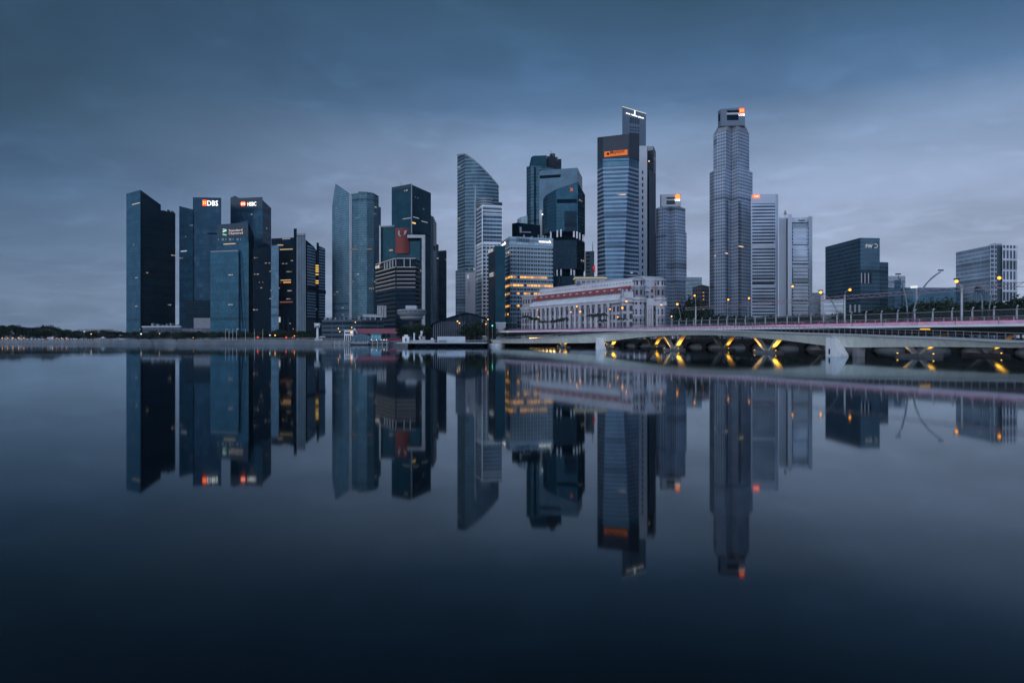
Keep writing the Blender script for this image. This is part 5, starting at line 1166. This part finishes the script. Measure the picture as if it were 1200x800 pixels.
gw.face([(gx0, 408, Z(391, 408)), (gx1, 408, Z(391, 408)), (gp_, 408, Z(384.2, 408))]); gw.face([(gx1, 409.5, Z(391, 408)), (gx0, 409.5, Z(391, 408)), (gp_, 409.5, Z(384.2, 408))])
gw.face([(gx0, 408, Z(391, 408)), (gp_, 408, Z(384.2, 408)), (gp_, 409.5, Z(384.2, 408)), (gx0, 409.5, Z(391, 408))]); gw.face([(gx1, 408, Z(391, 408)), (gx1, 409.5, Z(391, 408)), (gp_, 409.5, Z(384.2, 408)), (gp_, 408, Z(384.2, 408))])
gw.build('gable', M['white'], t)
MB().box(X(413.6, 408), X(417, 408), 407.6, 408.1, Z(392, 408), Z(388.4, 408)).build('gable_window', M['dkglass'], t)
t = thing('white_house', 'small white two storey house with dark arches left of the white gable', 'building', (X(408, 404), 404, 2.4))
MB().box(X(403.4, 404), X(414, 404), 404, 407, 2.4, Z(387.2, 404)).build('walls', M['white'], t)
MB().box(X(402.9, 404), X(414.5, 404), 403.5, 407.5, Z(387.2, 404)+.01, Z(386.6, 404)).build('roof_edge', M['white'], t)
MB().box(X(404.4, 404), X(410.4, 404), 403.7, 404.0, Z(391, 404), Z(388.8, 404)).build('window', M['dkglass'], t)
for k in range(4): MB().box(X(404.4+k*2.3, 404), X(405.8+k*2.3, 404), 403.7, 404, 2.5, Z(393, 404)).build('arch', M['dkglass'], t)
MB().ball((X(411.8, 403), 403.2, Z(389.2, 403)), .45).build('lamp', M['lamp'], t)
t = thing('domed_pavilion', 'dark glazed pavilion with a barrel roof at the water edge below the gable', 'pavilion', (X(424, 398), 398, 1))
mb = MB(); prof = [(X(411.5+23*i/10, 398), Z(397-6*math.sin(math.pi*(.12+.76*i/10)), 398)) for i in range(11)]
for i in range(10):
    (a, za), (b_, zb_) = prof[i], prof[i+1]; mb.face([(a, 398, za), (b_, 398, zb_), (b_, 406, zb_), (a, 406, za)], [(i*1.2, 0), (i*1.2+1.2, 0), (i*1.2+1.2, 8), (i*1.2, 8)])
    mb.face([(a, 398, 1.6), (b_, 398, 1.6), (b_, 398, zb_), (a, 398, za)], [(a, 1.6), (b_, 1.6), (b_, zb_), (a, za)])
mb.build('glass_shell', facade('barrel glass', (.07, .10, .13), (.04, .08, .11), 2.0, 1.5, (.08, .95), (.08, .94), lit=.004, seed=103, metal=.3), t)
t = thing('glazed_kiosk', 'pale teal glazed kiosk with white roof posts beside the dark barrel pavilion', 'kiosk', (X(440, 396), 396, 1))
MB().box(X(434.6, 396), X(446.6, 396), 396, 401, 2.5, Z(391.6, 396)).build('glass_walls', facade('teal kiosk glass', (.10, .19, .23), (.09, .20, .25), 3, 2, (.1, .95), (.1, .92), lit=.01, seed=104), t)
MB().prism([(X(434, 395), 395), (X(447.2, 395), 395), (X(445, 400), 402), (X(436, 400), 402)], Z(391.6, 396)+.01, [Z(391.2, 396)]*2+[Z(389.8, 396)]*2, [0], 0).build('roof', mat('teal sheet', (.10, .22, .27), .4), t)
for q in (435, 441, 446.4, 449.8, 453): MB().ball((X(q, 394), 394.5, 3.0), .2).build('lamp', M['whitelamp'], t)
t = thing('landing_stage', 'dark timber landing stage with pale cross braces along the water below the hall', 'landing stage', (X(425, 390), 390, 0))
MB().box(X(391, 390), X(456, 390), 389, 403, .9, 1.5).build('deck', M['grey'], t)
for i in range(12):
    q = 391.6+i*5.6; MB().box(X(q, 389), X(q+.8, 389), 388.6, 389.3, -1, 2.3).build('post', M['pale'], t)
for i in range(4):
    q = 392.3+i*5.6; mb = MB(); mb.tube([(X(q, 388.8), 388.8, .1), (X(q+4.8, 388.8), 388.8, 2.1)], .13, 5); mb.tube([(X(q, 388.7), 388.6, 2.1), (X(q+4.8, 388.7), 388.6, .1)], .13, 5); mb.build('cross_brace', M['pale'], t)
t = thing('tour_boat', 'long low pale tour boat moored in front of the barrel roofed pavilion', 'boat', (X(422, 383), 383, 0))
bx0, bx1 = X(410.5, 383), X(434, 383); mb = MB()
hull = [(bx0-.6, 382.6, .9), (bx0+1.4, 381.4, .8), (bx1-.8, 381.4, .8), (bx1, 382.6, .8), (bx1-.8, 384, .8), (bx0+1.4, 384, .8)]
low = [(bx0+.6, 382.6, -.1), (bx0+1.8, 381.8, -.1), (bx1-1, 381.8, -.1), (bx1-.4, 382.6, -.1), (bx1-1, 383.6, -.1), (bx0+1.8, 383.6, -.1)]
for i in range(6):
    j = (i+1) % 6; mb.face([low[i], low[j], hull[j], hull[i]])
mb.face(hull); mb.face(low[::-1]); mb.build('hull', M['mid'], t)
MB().box(bx0+1.6, bx1-1, 381.8, 383.6, .82, 1.6).build('cabin', facade('boat cabin', (.5, .5, .52), (.05, .07, .09), .9, 1.2, (.2, .8), (.12, .88), lit=0, seed=105), t)
MB().box(bx0+1.2, bx1-.6, 381.5, 383.9, 1.61, 1.8).build('canopy', M['pale'], t)
t = thing('hoarding', 'dark red site hoarding on the quay between kiosk and white gatehouse', 'hoarding', (X(463, 380), 380, 2.4))
MB().box(X(455, 380), X(471.5, 380), 380, 380.4, 2.4, Z(396.2, 380)).build('panels', mat('dark red panels', (.22, .03, .07), .6, var=.3), t)
# saucer restaurant
M['saucer'] = mat('greyed concrete', (.27, .285, .32), .7, var=.2, scale=.3)
t = thing('saucer_restaurant', 'pale concrete saucer shaped restaurant on a stalk above dark trees', 'building', (X(482.5, 405), 405, 2.4))
ax, ay = X(482.5, 405), 405; zc = lambda y: Z(y, 405)
MB().lathe(ax, ay, [(1.7, 2.4), (1.5, zc(375))], 16).build('stalk', M['mid'], t)
MB().lathe(ax, ay, [(2, zc(375.2)), (5.5, zc(374.6)), (6.9, zc(372.6)), (6.9, zc(371.2)), (5.8, zc(370.6))], 36).build('lower_ring', M['saucer'], t)
MB().lathe(ax, ay, [(5.8, zc(370.8)), (7.2, zc(369.8)), (8.7, zc(367)), (8.7, zc(366.2))], 36).build('saucer', M['saucer'], t)
MB().lathe(ax, ay, [(8.45, zc(366.2)), (8.45, zc(364.8))], 36).build('window_band', facade('saucer windows', (.3, .31, .33), (.02, .03, .04), 50, 2.6, (0, 1), (.12, .95), lit=0, seed=106), t)
MB().lathe(ax, ay, [(8.7, zc(364.8)), (8.7, zc(363.6)), (7.6, zc(362.6)), (.01, zc(362.4))], 36).build('saucer_roof', M['saucer'], t)
MB().box(ax-3.2, ax+3.2, ay-3, ay+3, zc(362.4)+.01, zc(358.2)).build('roof_room', M['pale'], t)
# arched roof glass pavilion
t = thing('arched_pavilion', 'dark waterfront pavilion with a low swept roof and tall pale mullions', 'building', (X(537, 330), 330, 2.4))
D = 330; rp = [(504.6, 383), (507, 380.2), (512, 377.8), (520, 375.2), (530, 372), (540, 369), (548, 367.6), (556, 369.2), (564, 372), (573, 375.4)]
mb = MB()
for i in range(len(rp)-1):
    (a, ya), (b_, yb) = rp[i], rp[i+1]; A, B = (X(a, D), D-2), (X(b_, D), D-2)
    mb.wallbox(A, B, 0, B[0]-A[0], Z(ya, D), Z(ya, D)+.55, -30, 0, 0, Z(yb, D), Z(yb, D)+.55)
mb.build('roof', M['black'], t)
mb = MB(); pf = [(a, y) for a, y in rp if 506 < a < 572]
for i in range(len(pf)-1):
    (a, ya), (b_, yb) = pf[i], pf[i+1]; xa, xb = X(a, D), X(b_, D)
    mb.face([(xa, D, 2.4), (xb, D, 2.4), (xb, D, Z(yb, D)-.05), (xa, D, Z(ya, D)-.05)], [(xa, 2.4), (xb, 2.4), (xb, Z(yb, D)), (xa, Z(ya, D))])
mb.build('glass_front', facade('pavilion glazing', (.015, .022, .03), (.010, .017, .026), 4.0, 2.4, (.05, .97), (.1, .92), lit=.004, litcol=(1, .7, .4), ls=.8, seed=107, blind=.15), t)
for i in range(16):
    a = 508+i*2.4; MB().box(X(a, D), X(a, D)+.16, D-.5, D-.1, 2.4, Z(376.5, D)).build('mullion', M['grey'], t)
for q, y in ((538.6, 378.6), (536.4, 376.4)): MB().ball((X(q, D), D-1.4, Z(y, D)), .32).build('lamp', M['warm'], t)
# jetty
t = thing('jetty', 'pale railed jetty deck on dark piles in front of the arched pavilion', 'jetty', (X(520, 285), 285, 0))
jx0, jx1 = X(463, 285), X(571, 292)
MB().prism([(jx0, 288), (jx0+5, 283), (jx1, 286), (jx1, 321), (jx0, 318)], 1.45, 1.85, [0], 0).build('deck', M['pale'], t)
for i in range(9):
    x = jx0+6+(jx1-jx0-8)*i/8; MB().box(x-.35, x+.35, 286.2+i*.2, 287+i*.2, -1, 1.44).build('pile', M['black'], t)
mb = MB(); jn = 60
p0, p1 = Vector((jx0+5.2, 283.6, 1.85)), Vector((jx1-.2, 286.4, 1.85))
mb.tube([p0+Vector((0, 0, 1)), p1+Vector((0, 0, 1))], .05, 5); mb.tube([p0+Vector((0, 0, .5)), p1+Vector((0, 0, .5))], .03, 4)
for i in range(jn+1): q = p0.lerp(p1, i/jn); mb.tube([q, q+Vector((0, 0, 1))], .035, 4)
mb.build('railing', M['pale'], t)
MB().box(jx0+3, jx1, 322.5, 323.1, -1, 2.3).build('dark_back_wall', M['black'], t)
t = thing('white_hoarding', 'long white boarded hoarding on the jetty in front of the glazed pavilion', 'hoarding', (X(528, 300), 300, 1.85))
MB().box(X(512.4, 300), X(545.2, 300), 300, 300.5, 1.85, Z(394.2, 300)).build('boards', mat('white boards', (.52, .56, .62), .6, var=.12, scale=.4), t)
MB().box(X(514.6, 300), X(523.4, 300), 299.3, 299.9, 1.85, 2.75).build('notice_strip', M['grey'], t)
t = thing('gatehouse', 'small white stepped gatehouse on the west end of the jetty', 'gatehouse', (X(475.5, 296), 296, 1.85))
MB().box(X(471.5, 296), X(479.4, 296), 296, 298.5, 1.85, Z(394.3, 296)).build('walls', M['white'], t)
MB().box(X(473.4, 296), X(477.6, 296), 296.4, 298, Z(394.3, 296)+.01, Z(392.2, 296)).build('roof_lantern', M['white'], t)
MB().box(X(474.8, 296), X(476.4, 296), 295.8, 296, 2.2, Z(396.2, 296)).build('door', M['dkglass'], t)
t = thing('fountain_statue', 'small white fountain statue on a pedestal among the dark trees by the jetty', 'statue', (X(493.6, 312), 312, 2.4))
sx_, sy_ = X(493.6, 312), 312
MB().lathe(sx_, sy_, [(1.0, 2.4), (1.0, 3.0), (.75, 3.1), (.75, 3.5), (.01, 3.5)], 12).build('pedestal', M['pale'], t)
MB().tube([(sx_-.5, sy_, 3.4), (sx_-.75, sy_, 4.2), (sx_-.2, sy_, 4.9), (sx_+.25, sy_, 5.6), (sx_+.2, sy_, 6.3)], [.35, .5, .62, .5, .42], 9).ball((sx_+.22, sy_, 6.5), .62).build('body', M['white'], t)
t = thing('white_marker', 'slim white stone marker between the gatehouse and the fountain statue', 'marker', (X(485.4, 312), 312, 2.4))
MB().lathe(X(485.4, 312), 312, [(.55, 2.4), (.5, 3.2), (.36, 3.3), (.32, 5.4), (.5, 5.5), (.3, 6.0), (.01, 6.3)], 10).build('shaft', M['white'], t)
t = thing('low_kiosk', 'low white kiosk with slanted roof on the jetty between gatehouse and hoarding', 'kiosk', (X(502, 297), 297, 1.85))
MB().prism([(X(480, 297), 297), (X(509, 297), 297), (X(509, 297), 300), (X(480, 297), 300)], 1.85, [2.6, 3.0, 3.0, 2.6], [0], 0).build('counter', M['pale'], t)
MB().box(X(505, 297), X(507.6, 297), 297.4, 299.4, 3.01, Z(396, 297)).build('booth', M['white'], t)
t = thing('white_pavilion', 'small white cube pavilion among trees at the foot of the pale banded offices', 'building', (X(586, 350), 350, 2.4))
MB().box(X(581.3, 350), X(592.4, 350), 350, 355, 2.4, Z(378.4, 350)).build('walls', mat('white pavilion', (.45, .46, .48), .6), t)
MB().box(X(580.6, 350), X(593, 350), 349.6, 355.4, Z(378.4, 350)+.01, Z(377.7, 350)).build('roof', M['white'], t)

# =================================================================== trees
def tree_mesh(seed, h=10., w_=8., clumps=18, leaves=46, name='broadleaf_tree'):
    """tapered trunk, limbs reaching into leaf clumps scattered through an uneven crown"""
    rr = random.Random(seed); mb = MB(); th = h*.3
    mb.tube([(0, 0, 0), (.1, .05, th*.6), (rr.uniform(-.3, .3), rr.uniform(-.3, .3), th*1.3)], [.34, .26, .18], 7)
    cl_ = []
    for i in range(clumps):
        a = rr.uniform(0, 6.283); q = rr.uniform(0, 1)**.6; e_ = rr.uniform(-.75, 1)
        rr_ = w_*.5*q*math.sqrt(max(.08, 1-e_*e_*.85))
        c = (math.cos(a)*rr_, math.sin(a)*rr_, h*.62+e_*h*.3+rr.uniform(-.4, .4))
        s_ = rr.uniform(.13, .24)*w_; cl_.append((c, (s_, s_, s_*.72)))
        if i % 3 == 0: mb.tube([(0, 0, th), (c[0]*.5, c[1]*.5, (th+c[2])*.5), c], [.15, .10, .05], 5, cap=False)
    v, f = leaf_cloud(cl_, leaves, .034*h+.06, rr)
    return mb, v, f
def leaf_obj(name, v, f, m, parent):
    me = bpy.data.meshes.new(name); me.from_pydata([tuple(p) for p in v], [], f); me.materials.append(m)
    o = bpy.data.objects.new(name, me); COL.objects.link(o); o.parent = parent; return o
protos = []
for k in range(5):
    mb, v, f = tree_mesh(40+k, 10, (8.5, 10, 7.5, 11, 9)[k], (20, 24, 17, 26, 20)[k])
    o = bpy.data.objects.new('broadleaf_tree', None); o.location = (0, 0, 0)
    COL.objects.link(o); mb.build('trunk', M['bark'], o, loc=(0, 0, 0)); leaf_obj('crown', v, f, M['leaf'], o); protos.append([o, False])
trn = random.Random(77)
def tree(px, D, py, label, group, k=None, zb=2.4, wide=1.):
    k = trn.randrange(5) if k is None else k
    s_ = (Z(py, D)-zb)/10.2*trn.uniform(.95, 1.05); loc = (X(px, D), D, zb); rz = trn.uniform(0, 6.28); sc = (s_*wide, s_*wide, s_)
    p = protos[k]
    if not p[1]:
        p[1] = True; o = p[0]; o.location = loc; o.rotation_euler = (0, 0, rz); o.scale = sc
    else: o = copy_tree(p[0], loc, None, sc, rz)
    return tag(o, label, 'tree', group)
def row(x0, x1, n, D0, D1, y0, y1, label, group, wide=1.):
    for i in range(n):
        q = (i+trn.uniform(.2, .8))/n; tree(x0+(x1-x0)*q, D0+(D1-D0)*q+trn.uniform(-8, 8), y0+(y1-y0)*q+trn.uniform(-1.2, 1.2), label, group, wide=wide)
# (rows share one label where nothing tells their trees apart)
row(-14, 30, 8, 690, 690, 380.5, 381.5, 'dark broad crowned tree in the taller clump at the far west shore', 'taller trees at the far west end of the shore', 1.15)
row(30, 66, 6, 700, 690, 381.5, 384.5, 'dark rounded tree in the middle of the far west shore row', 'trees in the middle of the far west shore', 1.25)
row(66, 148, 12, 690, 670, 386.4, 387.6, 'low dark tree in the long shore row ending at the farthest west tower', 'low trees along the far west shore', 1.7)
row(-10, 150, 18, 650, 620, 391.5, 391.0, 'small dark waterside tree in front of the far west row', 'small waterside trees at the far west shore', 1.9)
row(150, 250, 14, 560, 500, 388.5, 387.6, 'small dark promenade tree below the far west towers', 'promenade trees below the far west towers', 1.6)
row(246, 372, 18, 490, 450, 388.2, 387.0, 'small dark promenade tree behind the flagpoles and the quay wall', 'promenade trees behind the flagpoles', 1.5)
row(158, 366, 20, 470, 436, 392.6, 392.2, 'low shrubby dark tree at the quay edge below the towers', 'low trees at the quay edge', 2.0)
for x, y, lb in ((471, 382, 'dark tree at the stalk of the saucer restaurant, west one'), (478.5, 385, 'short dark tree under the saucer restaurant'), (491, 380.5, 'dark tree between the saucer restaurant and the arched pavilion'), (499, 379.2, 'tallest dark tree just west of the arched pavilion'), (504, 384, 'small dark tree touching the west end of the arched pavilion')):
    tree(x, 345+(x-471)*.1, y, lb, 'trees around the saucer restaurant', wide=1.2)
for x, y, D, lb in ((476, 381, 352, 'dark tree in front of the saucer restaurant stalk, western one'), (485, 379.5, 356, 'dark tree in front of the saucer restaurant stalk, eastern one')):
    tree(x, D, y, lb, 'trees around the saucer restaurant', wide=1.15)
for x, y, lb in ((549, 379, 'dark tree hiding the middle of the arched pavilion'), (556.5, 375.5, 'tall dark tree in front of the arched pavilion east end'), (564.5, 377, 'dark tree at the east end of the arched pavilion roof'), (571, 381, 'dark tree just east of the arched pavilion'), (577.5, 384.5, 'smaller dark tree left of the white cube pavilion'), (596.5, 381.5, 'dark tree right of the white cube pavilion'), (588, 388, 'low dark tree in front of the white cube pavilion'), (603, 388, 'low dark tree at the bridge end')):
    tree(x, 322, y, lb, 'trees around the bridge end', wide=1.1)
for x, y, D, lb in ((803, 358, 340, 'dark tree east of the hotel portico, western one'), (811, 352.5, 350, 'tallest dark tree below the dark brown block'), (820, 357.5, 345, 'dark tree below the dark brown block, eastern one')):
    tree(x, D, y, lb, 'trees east of the hotel', wide=.9)
row(826, 952, 10, 330, 300, 371, 369.5, 'low dark tree top just above the bridge fence below the granite towers', 'low trees behind the bridge fence', 1.5)
row(985, 1034, 5, 330, 320, 367.5, 362.5, 'dark rounded tree below the slate glass block', 'trees below the slate glass block', 1.2)
row(1020, 1078, 6, 322, 310, 364, 358.5, 'dark bushy tree in front of the teal glass range', 'trees in front of the glass range', 1.1)
row(1076, 1140, 7, 312, 300, 355.5, 352.5, 'taller dark tree at the east end of the teal glass range', 'taller trees near the gabled hall', .95)
row(1140, 1216, 9, 310, 290, 351.5, 348.0, 'tall dark tree below the pale grid slab, farthest east', 'tall trees at the east edge', .9)
# palms in front of the hotel
def palm_mesh(seed, h=9.):
    rr = random.Random(seed); mb = MB(); mb.tube([(0, 0, 0), (.12, .05, h*.5), (.2, .1, h)], [.26, .19, .15], 7)
    v, f = [], []
    for i in range(17):
        a = i*2.4+rr.uniform(-.2, .2); up = rr.uniform(.15, 1.0); L = rr.uniform(2.6, 3.6); pts = []
        for s_ in range(7):
            q = s_/6; r_ = L*(q*.95); z = h+L*(up*q-(.35+up*.75)*q*q); pts.append(Vector((.2+math.cos(a)*r_, .1+math.sin(a)*r_, z)))
        sd = Vector((-math.sin(a), math.cos(a), 0))
        for s_ in range(6):
            for sg_ in (-1, 1):
                wv = .55*math.sin(math.pi*(s_+.7)/6.8); k0 = len(v)
                v += [pts[s_], pts[s_+1], pts[s_+1]+sd*sg_*wv-Vector((0, 0, wv*.55)), pts[s_]*.5+pts[s_+1]*.5+sd*sg_*wv*1.1-Vector((0, 0, wv*.6))]; f.append((k0, k0+1, k0+2, k0+3))
    return mb, v, f
pal = []
for i, (x, y, lb) in enumerate([(616.5, 369.5, 'palm at the west end pavilion of the hotel, leftmost'), (625, 371.5, 'palm just right of the leftmost palm by the hotel'), (636.3, 375.5, 'shorter palm standing alone before the west hotel columns'), (649, 375, 'low palm in the close group before the hotel columns, left'), (655.5, 373.5, 'middle palm of the close group before the hotel columns'), (661, 372, 'tallest palm of the close group before the hotel columns'), (694.5, 367.5, 'tall dark palm of the eastern pair, left'), (704.8, 366.5, 'tall dark palm of the eastern pair, right'), (706, 374, 'short bushy palm under the eastern pair'), (729, 372, 'palm beside the hotel corner')]):
    D = 352 if x > 612 else 340; D -= max(0, (x-640)*.35)
    if i < 2:
        mb, v, f = palm_mesh(60+i); o = bpy.data.objects.new('palm_tree', None); COL.objects.link(o)
        mb.build('trunk', M['bark'], o, loc=(0, 0, 0)); leaf_obj('crown', v, f, M['palmleaf'], o); pal.append(o); o.location = (X(x, D), D, 4.0)
    else: o = copy_tree(pal[i % 2], (X(x, D), D, 4.0), None, 1, trn.uniform(0, 6))
    s_ = (Z(y, D)-4.0)/9.6; o.scale = (max(.8, s_), max(.8, s_), s_); tag(o, lb, 'palm', 'palms in front of the hotel')

# =================================================================== small things along the shore
def post_lamp(px, D, py, m, r, label, group, zb=2.4):
    o = thing('shore_lamp', label, 'lamp', (X(px, D), D, zb), group); z = Z(py, D)
    MB().tube([(X(px, D), D, zb), (X(px, D), D, z-r*.7)], [.09, .06], 6).build('pole', M['pole'], o)
    MB().ball((X(px, D), D, z), r).build('globe', M[m], o); return o
for i, q in enumerate((2.6, 9.2, 15.2, 21.4, 28)): post_lamp(q, 612, 395.9, 'lamp', .34, 'small orange lamp in the western row of five at the far west shore', 'western five shore lamps')
for i, q in enumerate((56, 61.3, 66.7, 72, 77.4)): post_lamp(q, 600, 395.9, 'lamp', .24, 'small orange lamp in the eastern row of five at the far west shore', 'eastern five shore lamps')
post_lamp(106.8, 575, 391.2, 'warm', .4, 'amber lamp at the shore near the white tent', None)
post_lamp(98.8, 575, 388.4, 'signdim', .7, 'pale dim lamp at tree height near the long flat hall', None)
post_lamp(165.3, 520, 391.2, 'whitelamp', .45, 'white lamp at the corner of the farthest west tower', None)
post_lamp(187, 500, 390.8, 'warm', .28, 'small warm lamp before the low flat building', None)
post_lamp(226.5, 440, 395.6, 'warm', .2, 'tiny warm lamp on the quay below the blue slab tower', None)
post_lamp(322.4, 446, 392.8, 'lamp', .42, 'orange lamp on the promenade below the dark core tower', None)
post_lamp(316.3, 446, 392.6, 'whitelamp', .3, 'white lamp on the promenade beside the orange one', None)
post_lamp(345, 440, 393.5, 'lamp', .3, 'small orange lamp near the slim white watch tower', None)
for q, lb in ((302, 'red signal light behind the flagpoles'), (335.4, 'red signal light on the promenade, left of two'), (342.8, 'red signal light on the promenade, right of two')):
    post_lamp(q, 442, 394.9, 'redlamp', .5, lb, 'red signal lights')
for q, y, m, lb in ((569.4, 379.6, 'lamp', 'orange lamp in the trees at the bridge end'), (571.8, 374.2, 'warm', 'small warm lamp above the bridge end trees'), (577, 381.6, 'greenlamp', 'green signal beside the orange lamp at the bridge end'), (594.8, 389, 'greenlamp', 'low green signal at the bridge end')):
    post_lamp(q, 312, y, m, .28, lb, None)
for i, q in enumerate((264.2, 268.4, 272.8, 277.2, 287.6, 298.2, 308)):
    t = thing('flagpole', 'bare pale flagpole in the row on the quay wall', 'flagpole', (X(q, 432), 432, 2.4), 'row of bare flagpoles on the quay')
    MB().tube([(X(q, 432), 432, 2.4), (X(q, 432), 432, Z(386.2, 432))], [.17, .1], 6).build('pole', M['steel'], t)
    MB().ball((X(q, 432), 432, Z(386, 432)), .16).build('finial', M['white'], t)
t = thing('white_tent', 'small white peaked tent on the far west shore', 'tent', (X(121, 590), 590, 2.4))
mb = MB(); zt = Z(394.4, 590); cx = X(121, 590)
P4 = [(cx-1.7, 588.4), (cx+1.7, 588.4), (cx+1.7, 591.6), (cx-1.7, 591.6)]
for i in range(4): a, b_ = P4[i], P4[(i+1) % 4]; mb.face([(*a, zt-1.3), (*b_, zt-1.3), (cx, 590, zt+.2)])
mb.build('canopy', M['white'], t)
for p in P4: MB().tube([(*p, 2.4), (*p, zt-1.3)], .07, 5).build('post', M['white'], t)
for o in list(bpy.data.objects):
    if o.type == 'EMPTY' and o.name.startswith('broadleaf_tree') and 'label' not in o:
        for c in list(o.children): bpy.data.objects.remove(c)
        bpy.data.objects.remove(o)
